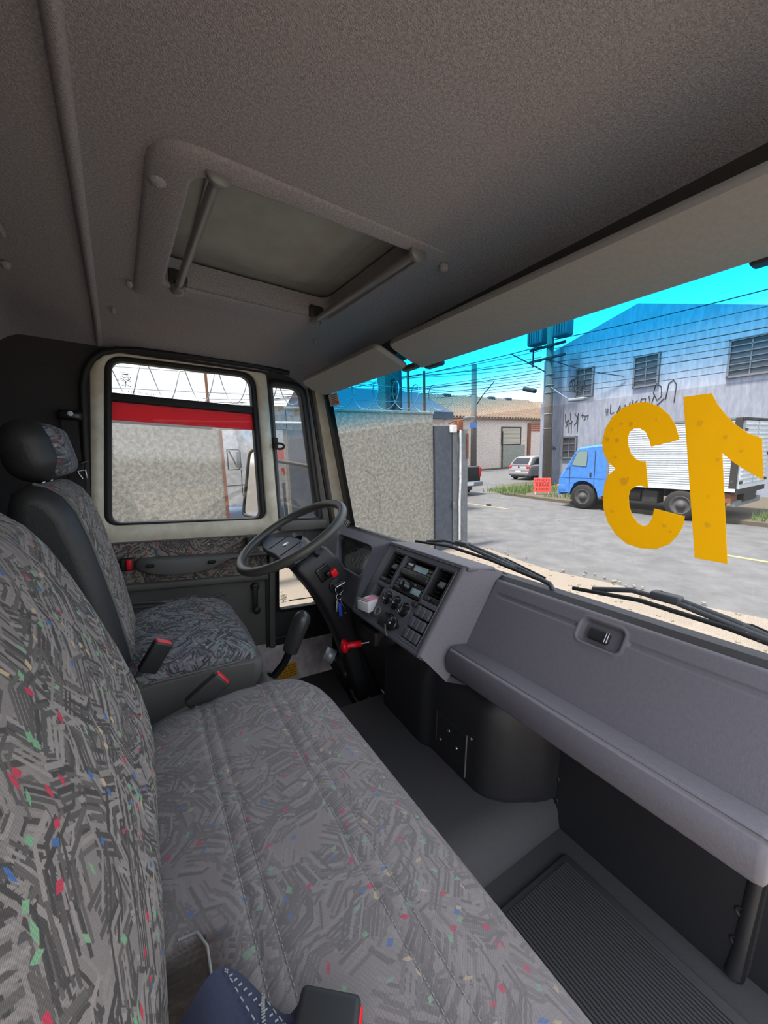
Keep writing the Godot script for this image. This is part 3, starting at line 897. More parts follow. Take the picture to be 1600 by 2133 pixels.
func build_windscreen() -> void:
	var w := setting("window_1", "windscreen, dusty, with a blue shade band along its top")
	var g := StandardMaterial3D.new()
	g.transparency = BaseMaterial3D.TRANSPARENCY_ALPHA
	g.albedo_texture = grime_and_dimming(1024, 512)
	g.albedo_color = Color(1, 1, 1, 1)
	g.roughness = 0.5
	part(w, "pane", MB.new().sheet(span(-1.86, -0.06, 2), span(-0.06, 0.50, 2), func(u, v): return ws(u, v)), g, "dusty windscreen glass with a grey tint added to dim the view")
	# the shade band is dyed into the glass and thins out downwards
	var gr := Gradient.new()
	gr.offsets = PackedFloat32Array([0.0, 0.18, 0.45, 1.0])
	gr.colors = PackedColorArray([Color(1, 1, 1), Color(0.66, 0.86, 0.97), Color(0.18, 0.70, 0.93), Color(0.0, 0.70, 0.92)])
	var gx := GradientTexture2D.new()
	gx.gradient = gr
	gx.width = 8
	gx.height = 256
	gx.fill_from = Vector2(0, 0)
	gx.fill_to = Vector2(0, 1)
	var band := MB.new()
	for e in [[0.0, false], [0.004, true]]:
		var a := ws(-1.86, 0.50, e[0]); var b := ws(-0.06, 0.50, e[0]); var c := ws(-0.06, 0.78, e[0]); var d := ws(-1.86, 0.78, e[0])
		var p := [[a, Vector2(0, 0)], [b, Vector2(1, 0)], [c, Vector2(1, 1)], [d, Vector2(0, 1)]]
		for k in ([0, 1, 2, 0, 2, 3] if e[1] else [0, 2, 1, 0, 3, 2]):
			band.v(p[k][0], p[k][1])
	part(w, "shade_band", band, dyed_glass(Color.WHITE, gx), "blue dyed shade band of the windscreen")
	# lower rubber
	part(w, "lower_rubber", MB.new().tube([ws(-1.87, -0.012), ws(-1.0, -0.022), ws(-0.06, -0.03)], 0.012, 8), MT.rubber)
	# passenger pillar
	part(w, "right_pillar", MB.new().loft([[ws(-0.07, -0.1, -0.03), ws(-0.03, -0.1, -0.03), ws(-0.03, -0.1, 0.03), ws(-0.07, -0.1, 0.03)], [ws(-0.07, 0.8, -0.03), ws(-0.03, 0.8, -0.03), ws(-0.03, 0.8, 0.03), ws(-0.07, 0.8, 0.03)]], true, true, true), MT.cream_white)
	# the reversed 13
	var one := [[-0.327, 0.487], [-0.285, 0.488], [-0.276, 0.467], [-0.264, 0.448], [-0.251, 0.431], [-0.234, 0.415], [-0.216, 0.406], [-0.211, 0.335], [-0.231, 0.349], [-0.251, 0.365], [-0.267, 0.382], [-0.253, 0.171], [-0.304, 0.171]]
	var three := [[-0.332, 0.408], [-0.339, 0.436], [-0.35, 0.457], [-0.366, 0.474], [-0.388, 0.485], [-0.411, 0.486], [-0.435, 0.478], [-0.455, 0.462], [-0.471, 0.438], [-0.479, 0.407], [-0.476, 0.383], [-0.466, 0.363], [-0.451, 0.349], [-0.466, 0.336], [-0.477, 0.314], [-0.482, 0.283], [-0.481, 0.253], [-0.473, 0.223], [-0.456, 0.195], [-0.432, 0.176], [-0.403, 0.171], [-0.372, 0.176], [-0.348, 0.192], [-0.332, 0.216], [-0.324, 0.238], [-0.322, 0.256], [-0.376, 0.266], [-0.38, 0.243], [-0.388, 0.228], [-0.397, 0.224], [-0.408, 0.229], [-0.419, 0.244], [-0.425, 0.266], [-0.426, 0.288], [-0.422, 0.303], [-0.41, 0.312], [-0.401, 0.314], [-0.387, 0.31], [-0.391, 0.366], [-0.4, 0.366], [-0.409, 0.37], [-0.419, 0.382], [-0.424, 0.399], [-0.425, 0.415], [-0.421, 0.428], [-0.412, 0.435], [-0.401, 0.434], [-0.391, 0.427], [-0.384, 0.41], [-0.381, 0.396]]
	var blobs := [[[-0.3, 0.437, 0.006], [-0.284, 0.244, 0.006], [-0.262, 0.41, 0.004], [-0.272, 0.37, 0.004], [-0.24, 0.385, 0.003], [-0.285, 0.30, 0.003]], [[-0.434, 0.321, 0.010], [-0.445, 0.411, 0.006], [-0.465, 0.414, 0.0055], [-0.436, 0.446, 0.004], [-0.417, 0.444, 0.005], [-0.356, 0.231, 0.005], [-0.455, 0.435, 0.004], [-0.45, 0.375, 0.004], [-0.425, 0.33, 0.003], [-0.46, 0.25, 0.004], [-0.37, 0.45, 0.003], [-0.345, 0.22, 0.003]]]
	var n := 0
	for e in [[one, "digit_sticker", "mirrored yellow numeral one, a straight bar with a flag, on the windscreen"], [three, "digit_sticker", "mirrored yellow numeral three with two round bowls on the windscreen"]]:
		var s := thing(e[1], e[2], "sticker", "yellow windscreen digits")
		part(s, "film", MB.new().prism(pv(e[0]), ws(0, 0, -0.003), Vector3(0, 0, 1), WT, WN * 0.001), MT.yellow)
		for q in blobs[n]:
			var bp := PackedVector2Array()
			for k in 12:
				bp.append(Vector2(q[0] + q[2] * cos(TAU * k / 12) * (0.8 + 0.3 * sin(k * 1.7)), q[1] + q[2] * 0.9 * sin(TAU * k / 12)))
			part(s, "air_bubble", MB.new().prism(bp, ws(0, 0, -0.0042), Vector3(0, 0, 1), WT, WN * 0.0008), MT.yellow_pale, "paler air bubble under the film")
		n += 1
	var st := thing("inspection_sticker", "small beige printed sticker in the upper corner of the windscreen", "sticker")
	part(st, "paper", MB.new().prism(pv([[-1.812, 0.635], [-1.706, 0.632], [-1.714, 0.690], [-1.812, 0.690]]), ws(0, 0, -0.004), Vector3(0, 0, 1), WT, WN * -0.001), MT.paper)
	var ln := MB.new()
	for k in 5:
		ln.prism(pv([[-1.80, 0.645 + k * 0.009], [-1.722 - 0.012 * (k % 2), 0.645 + k * 0.009], [-1.722 - 0.012 * (k % 2), 0.648 + k * 0.009], [-1.80, 0.648 + k * 0.009]]), ws(0, 0, -0.0053), Vector3(0, 0, 1), WT, WN * -0.0005)
	part(st, "print", ln, MT.etch)
	part(st, "red_mark", MB.new().prism(pv([[-1.735, 0.640], [-1.718, 0.640], [-1.718, 0.652], [-1.735, 0.652]]), ws(0, 0, -0.0053), Vector3(0, 0, 1), WT, WN * -0.0005), MT.red)
	# wipers outside
	for e in [[-1.30, -0.70, "wiper lying across the glass in front of the console"], [-0.585, -0.11, "wiper lying across the glass in front of the glovebox"]]:
		var z0: float = e[0]
		var z1: float = e[1]
		var wp := thing("wiper", "black " + e[2], "wiper")
		part(wp, "blade", MB.new().tube([ws(z0, 0.008, 0.02), ws(lerpf(z0, z1, 0.35), 0.028, 0.02), ws(lerpf(z0, z1, 0.7), 0.022, 0.02), ws(z1, 0.004, 0.02)], 0.006, 6), MT.rubber)
		part(wp, "bridge", MB.new().tube([ws(lerpf(z0, z1, 0.1), 0.014, 0.034), ws(lerpf(z0, z1, 0.3), 0.040, 0.036), ws(lerpf(z0, z1, 0.5), 0.038, 0.036), ws(lerpf(z0, z1, 0.85), 0.010, 0.034)], 0.007, 6), MT.wiper)
		part(wp, "arm", MB.new().tube([ws(lerpf(z0, z1, 0.42), 0.046, 0.046), ws(lerpf(z0, z1, 0.7), 0.022, 0.05), ws(z1 + 0.02, -0.02, 0.05), ws(z1 + 0.05, -0.06, 0.045)], 0.008, 6), MT.wiper)
		part(wp, "clip", MB.new().rbox(ws(lerpf(z0, z1, 0.45), 0.042, 0.042), Vector3(0.03, 0.02, 0.06), 0.006), MT.wiper)
		part(wp, "washer_hose", MB.new().tube([ws(lerpf(z0, z1, 0.5), 0.034, 0.058), ws(lerpf(z0, z1, 0.62), 0.006, 0.06), ws(lerpf(z0, z1, 0.75), 0.02, 0.06), ws(z1, -0.01, 0.06)], 0.003, 5), MT.rubber)

# ---------------------------------------------------------------- dashboard
const DT := Vector3(-0.5577, -0.8300, 0)   # down the console face
const DN := Vector3(-0.8300, 0.5577, 0)    # out of it
func dp(z: float, s: float, h := 0.0) -> Vector3:
	return Vector3(0.786, -0.296, z) + DT * s + DN * h
func dbasis() -> Basis:
	return Basis(Vector3(0, 0, 1), DT, DN)
func plate(z0: float, z1: float, s0: float, s1: float, h0: float, h1: float, r := 0.002) -> MB:
	return MB.new().rbox(dp((z0 + z1) * 0.5, (s0 + s1) * 0.5, (h0 + h1) * 0.5), Vector3(z1 - z0, s1 - s0, h1 - h0), r, dbasis(), 1)

func extrude_z(prof: Array, z0: float, z1: float) -> MB:
	var p := PackedVector2Array()
	for q in prof: p.append(Vector2(q[0], q[1]))
	return MB.new().prism(p, Vector3(0, 0, z0), Vector3.RIGHT, Vector3.UP, Vector3(0, 0, z1 - z0))

const PT := Vector3(-0.5423, -0.8402, 0)  # down the glovebox lid
const PN := Vector3(-0.8402, 0.5423, 0)
func lid_depth(z: float, s: float) -> float:
	# moulded groove and the sunk latch pocket
	var h := 0.0
	var gz := absf(s - 0.055)
	if z < -0.492 or z > -0.375:
		if z > -0.738:
			h -= 0.0035 * clampf(1.0 - pow(gz / 0.007, 4), 0, 1)
	var dz := maxf(absf(z + 0.434) - 0.034, 0.0)
	var ds := maxf(absf(s - 0.058) - 0.014, 0.0)
	var d := sqrt(dz * dz + ds * ds)
	h -= 0.014 * (1.0 - smoothstep(0.008, 0.014, d))
	h += 0.002 * clampf(1.0 - pow((d - 0.017) / 0.004, 2), 0, 1)
	# rounded top edge
	if s < 0.02:
		h -= 0.02 * pow(1.0 - s / 0.02, 2)
	return h

func build_dash() -> void:
	var d := thing("dashboard", "grey moulded plastic dashboard with a long glovebox lid on the passenger side", "dashboard")
	# core under and behind everything
	part(d, "core", extrude_z([[0.99, -0.36], [0.93, -0.345], [0.885, -0.37], [0.79, -0.54], [0.80, -0.60], [0.99, -0.60]], -1.90, -0.13), MT.black)
	part(d, "top_strip", extrude_z([[0.985, -0.345], [0.90, -0.315], [0.885, -0.325], [0.90, -0.36], [0.985, -0.37]], -1.88, -0.10), MT.black, "black strip under the windscreen")
	# glovebox lid
	var us := span(-0.752, -0.744, 3) + span(-0.738, -0.50, 12) + span(-0.495, -0.37, 42) + span(-0.365, -0.125, 12) + span(-0.121, -0.112, 3)
	var ss := span(0.0, 0.02, 6) + span(0.024, 0.094, 36) + span(0.11, 0.226, 5)
	var o := Vector3(0.886, -0.314, 0)
	var lid := part(d, "glovebox_lid", MB.new().sheet(us, ss, func(u, s): return o + PT * s + PN * lid_depth(u, s) + Vector3(0, 0, u)), MT.dash, "broad grey glovebox lid")
	var lb := Basis(Vector3(0, 0, 1), PT, PN)
	var la := part(lid, "latch", MB.new().rbox(o + PT * 0.060 + PN * -0.006 + Vector3(0, 0, -0.437), Vector3(0.044, 0.026, 0.014), 0.004, lb), MT.black, "black push latch in a sunk pocket")
	for k in 2:
		part(lid, "latch_ridge", MB.new().rbox(o + PT * 0.060 + PN * 0.0015 + Vector3(0, 0, -0.4195 + k * 0.005), Vector3(0.002, 0.024, 0.006), 0.001, lb, 1), MT.steel)
	# knee roll along the lower edge of the lid
	var pr := rounded([[0.770, -0.497], [0.716, -0.4955], [0.690, -0.520], [0.700, -0.566], [0.775, -0.60]], [0.01, 0.006, 0.03, 0.008, 0.01], 6)
	var rings := []
	for e in [[-0.764, 0.25], [-0.762, 0.1], [-0.755, 0.0], [-0.118, 0.0], [-0.108, 0.06], [-0.106, 0.2]]:
		var r := []
		for p in pr: r.append(Vector3(lerpf(p.x, 0.745, e[1]), lerpf(p.y, -0.54, e[1]), e[0]))
		rings.append(r)
	part(d, "knee_roll", MB.new().loft(rings, true, true, true), MT.dash, "rounded padded knee roll")
	# console housing with its flared cheek
	part(d, "console_top", MB.new().prism(pv([[0.782, -0.291], [0.93, -0.316], [0.93, -0.326], [0.79, -0.303]]), Vector3(0, 0, -1.19), Vector3.RIGHT, Vector3.UP, Vector3(0, 0, 0.39)), MT.dash_dark)
	part(d, "console_bottom", MB.new().prism(pv([[0.632, -0.525], [0.80, -0.60], [0.80, -0.62], [0.64, -0.536]]), Vector3(0, 0, -1.19), Vector3.RIGHT, Vector3.UP, Vector3(0, 0, 0.39)), MT.dash_dark)
	var ck := MB.new()
	var c0 := [dp(-0.806, -0.008, 0.001), dp(-0.799, -0.008, 0.006), dp(-0.793, -0.006, 0.003)]
	var e0 := [Vector3(0.905, -0.308, -0.762), dp(-0.793, -0.006, 0.003)]
	# cheek: bright ridge, then the side face back to the lid
	var rid := []
	for s in span(-0.008, 0.272, 14):
		rid.append([dp(-0.812, s, 0.0), dp(-0.806, s, 0.005), dp(-0.798, s, 0.006), dp(-0.792, s, 0.0)])
	part(d, "console_ridge", ck.loft(rid, false, false, false), MT.dash)
	var side := MB.new()
	side.loft([[dp(-0.793, -0.008, 0.001), dp(-0.793, 0.09, 0.001), dp(-0.793, 0.18, 0.001), dp(-0.793, 0.272, 0.001)],
		[Vector3(0.905, -0.306, -0.755), Vector3(0.836, -0.402, -0.753), Vector3(0.768, -0.505, -0.752), Vector3(0.700, -0.596, -0.756)]], false, false, false, false)
	side.quad(dp(-0.793, 0.272, 0.001), Vector3(0.700, -0.596, -0.756), Vector3(0.78, -0.63, -0.756), dp(-0.793, 0.285, -0.06))
	side.quad(dp(-0.793, -0.008, 0.001), Vector3(0.905, -0.306, -0.755), Vector3(0.93, -0.318, -0.755), Vector3(0.93, -0.318, -0.80))
	part(d, "console_cheek", side, MT.dash, "flared grey cheek of the centre console")
	part(d, "console_lip", MB.new().rbox(dp(-0.996, 0.272, -0.006), Vector3(0.395, 0.016, 0.02), 0.006, dbasis()), MT.dash_dark)
	part(d, "console_cap", MB.new().rbox(Vector3(0.846, -0.298, -0.99), Vector3(0.115, 0.014, 0.42), 0.006, Basis(Vector3(0, 0, 1), -0.12)), MT.dash, "pale top edge of the console")
	# instrument binnacle
	var bo := rounded([[-1.70, -0.012], [-1.192, -0.012], [-1.192, 0.275], [-1.70, 0.245]], [0.03, 0.004, 0.004, 0.03], 6)
	var bi := rounded([[-1.595, 0.030], [-1.272, 0.030], [-1.243, 0.156], [-1.46, 0.152]], [0.05, 0.045, 0.04, 0.05], 6)
	var rr := []
	for e in [[0.0, -0.10], [0.0, -0.004], [0.02, 0.0], [0.90, 0.0], [0.94, 0.008], [0.98, 0.008], [1.0, 0.0], [1.0, -0.02]]:
		var r := []
		for i in bo.size():
			var p := bo[i].lerp(bi[i], e[0])
			r.append(dp(p.x, p.y, e[1]))
		rr.append(r)
	part(d, "binnacle", MB.new().loft(rr), MT.dash_dark, "dark instrument surround")
	rr = []
	for e in [[0.0, -0.02], [0.0, -0.09]]:
		var r := []
		for p in bi: r.append(dp(p.x, p.y, e[1]))
		rr.append(r)
	part(d, "binnacle_well", MB.new().loft(rr, true, false, true), MT.black)
	part(d, "shelf_trough", MB.new().rbox(Vector3(0.76, -0.50, -1.42), Vector3(0.12, 0.12, 0.46), 0.03), MT.black)
	# gauges
	for e in [[-1.372, 0.095, 0.056, "large round gauge"], [-1.500, 0.10, 0.05, "round gauge"], [-1.262, 0.125, 0.034, "small round gauge"]]:
		var ci := []
		for k in 28: ci.append(dp(e[0] + e[2] * cos(TAU * k / 28), e[1] + e[2] * sin(TAU * k / 28), -0.066))
		var ga := part(d, "gauge", MB.new().tube(ci, 0.0022, 6, true), MT.bar, e[3])
		part(ga, "dial", MB.new().lathe(dp(e[0], e[1], -0.078), DN, [[0, 0], [e[2], 0], [e[2], 0.003], [0, 0.003]], 28, false), MT.black_gloss)
		var tk := MB.new()
		for k in 14:
			var t := TAU * (0.36 + 0.78 * k / 13.0)
			var dr := Basis(DN, 0) * Vector3.ZERO
			var a := dp(e[0] + e[2] * 0.82 * cos(t), e[1] + e[2] * 0.82 * sin(t), -0.074)
			tk.box(a, Vector3(0.003, 0.003, 0.001), dbasis())
		part(ga, "tick_marks", tk, MT.lcd)
		part(ga, "needle", MB.new().cyl(dp(e[0], e[1], -0.072), dp(e[0] + e[2] * 0.45, e[1] + e[2] * 0.3, -0.072), 0.0018, 6), MT.lcd)
	part(d, "trim_line", MB.new().tube([dp(-1.592, 0.09, -0.07), dp(-1.50, 0.055, -0.07), dp(-1.44, 0.038, -0.07), dp(-1.27, 0.045, -0.07)], 0.003, 6), MT.deep)
	var gl := PackedVector2Array()
	for p in bi: gl.append(p)
	part(d, "gauge_cover", MB.new().prism(gl, dp(0, 0, -0.018), Vector3(0, 0, 1), DT, DN * 0.002), MT.cover)
	# demister end vent by the door
	var ev := part(d, "side_vent", MB.new().rbox(Vector3(0.862, -0.345, -1.80), Vector3(0.05, 0.14, 0.07), 0.008, Basis(Vector3(0, 0, 1), -0.55)), MT.black, "black side vent by the pillar")
	for k in 3:
		part(ev, "slat", MB.new().box(Vector3(0.845 + k * 0.012, -0.345, -1.763), Vector3(0.004, 0.12, 0.006), Basis(Vector3(0, 0, 1), -0.55)), MT.bar)
	# lower black mouldings: heater box on the hump, panel in front of the passenger's feet
	var lb2 := rounded([[-1.15, 0.985], [-1.15, 0.745], [-0.905, 0.735], [-0.875, 0.752], [-0.66, 0.752], [-0.615, 0.79], [-0.565, 0.90], [-0.56, 0.985]], [0.01, 0.02, 0.014, 0.014, 0.026, 0.026, 0.02, 0.01], 6)
	rings = []
	for e in [[-0.915, 0.02], [-0.90, 0.004], [-0.885, 0.0], [-0.70, 0.0], [-0.66, 0.004], [-0.62, 0.03], [-0.60, 0.06]]:
		var r := []
		for p in lb2: r.append(Vector3(minf(p.y + e[1], 0.985), e[0], p.x))
		rings.append(r)
	var hb := part(d, "heater_box", MB.new().loft(rings, true, true, true), MT.black, "black moulded box above the engine hump")
	part(hb, "panel_line", MB.new().box(Vector3(0.7505, -0.815, -0.715), Vector3(0.003, 0.13, 0.003)), MT.bar)
	part(hb, "panel_line", MB.new().box(Vector3(0.7505, -0.80, -0.845), Vector3(0.004, 0.10, 0.004)), MT.vinyl_dark)
	part(hb, "panel_line", MB.new().box(Vector3(0.7505, -0.752, -0.78), Vector3(0.003, 0.003, 0.13)), MT.vinyl_dark)
	for q in [[-0.752, -0.700], [-0.785, -0.790], [-0.818, -0.755], [-0.835, -0.825], [-0.70, -1.02], [-0.84, -1.03]]:
		part(hb, "screw", MB.new().lathe(Vector3(0.752 if q[1] > -0.9 else 0.745, q[0], q[1]), Vector3.LEFT, [[0.005, -0.004], [0.005, 0.001], [0.003, 0.003], [0, 0.003]], 10), MT.steel)
	var pp := rounded([[-0.585, -1.0], [-0.150, -1.0], [-0.135, -0.56], [-0.585, -0.56]], [0.02, 0.02, 0.01, 0.01], 5)
	var pm := MB.new()
	pm.prism(pp, Vector3(0.958, 0, 0), Vector3(0, 0, 1), Vector3.UP, Vector3(0.03, 0, 0))
	var lp := part(d, "lower_panel", pm, MT.black, "black lower panel in front of the passenger's feet")
	part(lp, "end_flange", MB.new().tube([Vector3(0.966, -0.60, -0.150), Vector3(0.966, -0.93, -0.164), Vector3(0.962, -0.99, -0.168)], 0.014, 10), MT.black)
	for q in [[-0.862, -0.566], [-0.928, -0.564], [-0.847, -0.168], [-0.914, -0.169]]:
		part(lp, "screw_hole", MB.new().lathe(Vector3(0.957, q[0], q[1]), Vector3.LEFT, [[0.011, 0], [0.011, 0.0012], [0.009, 0.002], [0.006, 0.001], [0.0055, -0.004], [0, -0.004]], 14), MT.black)
	part(d, "toe_board", MB.new().box(Vector3(1.0, -0.85, -1.0), Vector3(0.02, 0.55, 1.9)), MT.black)

func vent_unit(parent: Node, z0: float, z1: float, s0: float, s1: float) -> void:
	var v := part(parent, "air_vent", plate(z0, z1, s0, s1, -0.05, -0.046), MT.deep, "black air vent with a square tab")
	for e in [[z0, z0 + 0.004, s0, s1], [z1 - 0.004, z1, s0, s1], [z0, z1, s0, s0 + 0.004], [z0, z1, s1 - 0.016, s1]]:
		part(v, "rim", plate(e[0], e[1], e[2], e[3], -0.04, 0.002, 0.001), MT.black)
	for k in 6:
		part(v, "slat", plate(z0 + 0.004, z1 - 0.004, s0 + 0.012 + k * 0.0145, s0 + 0.014 + k * 0.0145, -0.03, -0.012, 0.0005), MT.black_gloss)
	part(v, "tab", MB.new().rbox(dp((z0 + z1) * 0.5 + 0.004, (s0 + s1) * 0.5 - 0.008, -0.006), Vector3(0.024, 0.020, 0.008), 0.002, dbasis() * Basis(Vector3(1, 0, 0), 0.35), 1), MT.vinyl)
	part(v, "thumb_wheel", plate((z0 + z1) * 0.5 - 0.012, (z0 + z1) * 0.5 + 0.012, s1 - 0.012, s1 - 0.004, 0.0, 0.005, 0.001), MT.black_gloss)

func build_console() -> void:
	var c := thing("centre_console", "dark centre console panel with radios, vents, heater knobs and blank switches", "console")
	part(c, "backing", plate(-1.182, -0.812, 0.004, 0.268, -0.056, -0.05), MT.deep)
	for e in [[-1.186, -1.144, 0.0, 0.27], [-1.144, -0.822, 0.0, 0.017], [-1.073, -1.065, 0.017, 0.14], [-0.906, -0.896, 0.017, 0.14], [-0.822, -0.812, 0.0, 0.27], [-1.144, -1.073, 0.134, 0.150], [-0.906, -0.822, 0.128, 0.144], [-1.144, -0.822, 0.256, 0.27], [-1.144, -1.095, 0.208, 0.258]]:
		part(c, "face_plate", plate(e[0], e[1], e[2], e[3], -0.05, 0.001, 0.0015), MT.dash_dark)
	part(c, "bezel_line", MB.new().tube([dp(-0.818, 0.012, 0.002), dp(-0.818, 0.262, 0.002), dp(-0.90, 0.262, 0.002)], 0.0016, 6), MT.bar)
	vent_unit(c, -1.142, -1.074, 0.018, 0.133)
	vent_unit(c, -0.894, -0.823, 0.018, 0.127)
	# open cubby under the left vent
	part(c, "cubby_floor", plate(-1.144, -1.095, 0.200, 0.208, -0.05, 0.0), MT.black)
	# tachograph / radio in the upper slot
	var r1 := part(c, "upper_radio", plate(-1.063, -0.908, 0.030, 0.086, -0.045, -0.012, 0.003), MT.black, "upper radio unit with a pale display")
	part(r1, "drawer", plate(-1.060, -0.912, 0.058, 0.084, -0.02, 0.002, 0.007), MT.vinyl_dark)
	part(r1, "display", plate(-1.012, -0.945, 0.034, 0.055, -0.013, -0.009, 0.001), MT.lcd, "pale blue-grey display")
	part(r1, "badge", plate(-1.052, -1.026, 0.035, 0.043, -0.013, -0.009, 0.001), MT.white)
	for k in 2:
		part(r1, "button", plate(-1.052 + k * 0.013, -1.041 + k * 0.013, 0.047, 0.054, -0.013, -0.008, 0.001), MT.vinyl)
		for j in 2:
			part(r1, "button", plate(-0.938 + k * 0.014, -0.927 + k * 0.014, 0.036 + j * 0.012, 0.044 + j * 0.012, -0.013, -0.008, 0.001), MT.vinyl)
	for k in 3:
		part(r1, "slot_mark", plate(-1.012 + k * 0.016, -1.004 + k * 0.016, 0.066, 0.069, 0.0, 0.003, 0.0005), MT.bar)
	# car radio in the lower slot
	var r2 := part(c, "lower_radio", plate(-1.063, -0.908, 0.090, 0.139, -0.045, -0.008, 0.003), MT.black, "lower car radio with a round knob")
	part(r2, "knob", MB.new().lathe(dp(-1.000, 0.113, -0.008), DN, [[0.019, 0], [0.019, 0.004], [0.0155, 0.006], [0.0145, 0.022], [0.012, 0.024], [0, 0.024]], 20), MT.black_gloss)
	part(r2, "display", plate(-0.968, -0.925, 0.108, 0.128, -0.009, -0.005, 0.001), MT.lcd, "pale lit display")
	for k in 2:
		for j in 3:
			part(r2, "button", plate(-1.055 + k * 0.016, -1.042 + k * 0.016, 0.100 + j * 0.011, 0.108 + j * 0.011, -0.009, -0.004, 0.001), MT.vinyl)
	for j in 3:
		part(r2, "button", plate(-0.920, -0.912, 0.102 + j * 0.011, 0.109 + j * 0.011, -0.009, -0.005, 0.001), MT.vinyl)
	part(r2, "socket", MB.new().lathe(dp(-0.962, 0.098, -0.008), DN, [[0.004, 0], [0.004, 0.002], [0, 0.002]], 10), MT.bar)
	# heater plate: three sunk knobs, lighter sockets, ashtray
	var hp := part(c, "heater_plate", plate(-1.095, -0.906, 0.143, 0.258, -0.05, -0.001, 0.002), MT.dash_dark, "blue-grey heater control plate")
	for e in [[-1.047, 0.176, 0.6], [-0.997, 0.178, 0.15], [-0.943, 0.184, 1.45]]:
		part(hp, "dial_ring", MB.new().lathe(dp(e[0], e[1], -0.003), DN, [[0.0265, 0], [0.0265, 0.0045], [0.025, 0.006], [0.0235, 0.004], [0.0225, 0.003]], 24), MT.dash_dark)
		var k := part(hp, "heater_knob", MB.new().lathe(dp(e[0], e[1], -0.003), DN, [[0.0225, 0.0], [0.0225, 0.004], [0.018, 0.005], [0.016, 0.012], [0, 0.013]], 24), MT.black_gloss, "round black heater knob")
		part(k, "grip", MB.new().rbox(dp(e[0], e[1], 0.013), Vector3(0.034, 0.009, 0.016), 0.004, dbasis() * Basis(Vector3(0, 0, 1), e[2])), MT.black_gloss)
		part(k, "pointer", MB.new().box(dp(e[0], e[1], 0.0215) + (dbasis() * Basis(Vector3(0, 0, 1), e[2])) * Vector3(0.011, 0, 0), Vector3(0.008, 0.002, 0.001), dbasis() * Basis(Vector3(0, 0, 1), e[2])), MT.white)
	part(hp, "lighter_socket", MB.new().lathe(dp(-1.063, 0.230, -0.002), DN, [[0.006, -0.02], [0.010, 0.002], [0.013, 0.005], [0.016, 0.003], [0.017, 0.0]], 20), MT.bar, "ringed lighter socket")
	part(hp, "ashtray", plate(-1.030, -0.962, 0.226, 0.262, -0.004, 0.006, 0.003), MT.black, "dark ashtray flap")
	part(hp, "ashtray_tab", plate(-1.012, -0.975, 0.212, 0.222, -0.002, 0.010, 0.003), MT.black_gloss)
	part(hp, "pull_knob", MB.new().lathe(dp(-0.936, 0.238, 0.0), DN, [[0.008, 0], [0.008, 0.018], [0.021, 0.02], [0.022, 0.027], [0.019, 0.031], [0.007, 0.033], [0, 0.033]], 20), MT.black_gloss, "round black pull knob")
	part(hp, "knob_mark", MB.new().box(dp(-0.936, 0.238, 0.034), Vector3(0.006, 0.005, 0.001), dbasis()), MT.white)
	part(hp, "key_stub", MB.new().tube([dp(-0.985, 0.252, 0.006), dp(-0.962, 0.268, 0.012), dp(-0.945, 0.276, 0.012)], 0.003, 6), MT.bar)
	# blank switches, three rows of three ribbed tiles
	for i in 3:
		for j in 3:
			part(c, "switch_blank", MB.new().rbox(dp(-0.892 + j * 0.0245, 0.164 + i * 0.037, -0.006), Vector3(0.0235, 0.033, 0.016), 0.005, dbasis()), MT.dash_dark)
	part(c, "switch_stub", MB.new().rbox(dp(-0.905, 0.152, 0.006), Vector3(0.02, 0.018, 0.018), 0.004, dbasis()), MT.black)
	# cigarette box on the shelf left of the knobs
	var cb := thing("cigarette_box", "small white and pink card box lying on the dashboard shelf", "box")
	var bb := Basis(Vector3(0, 1, 0), 0.25) * Basis(Vector3(0, 0, 1), 0.05)
	part(cb, "carton", MB.new().rbox(Vector3(0.662, -0.478, -1.115), Vector3(0.075, 0.034, 0.055), 0.002, bb, 1), MT.card)
	part(cb, "top_band", MB.new().box(Vector3(0.665, -0.4605, -1.115), Vector3(0.045, 0.0012, 0.03), bb), MT.pink)
	part(cb, "lid_edge", MB.new().rbox(Vector3(0.634, -0.478, -1.121), Vector3(0.016, 0.036, 0.057), 0.002, bb, 1), MT.bar)

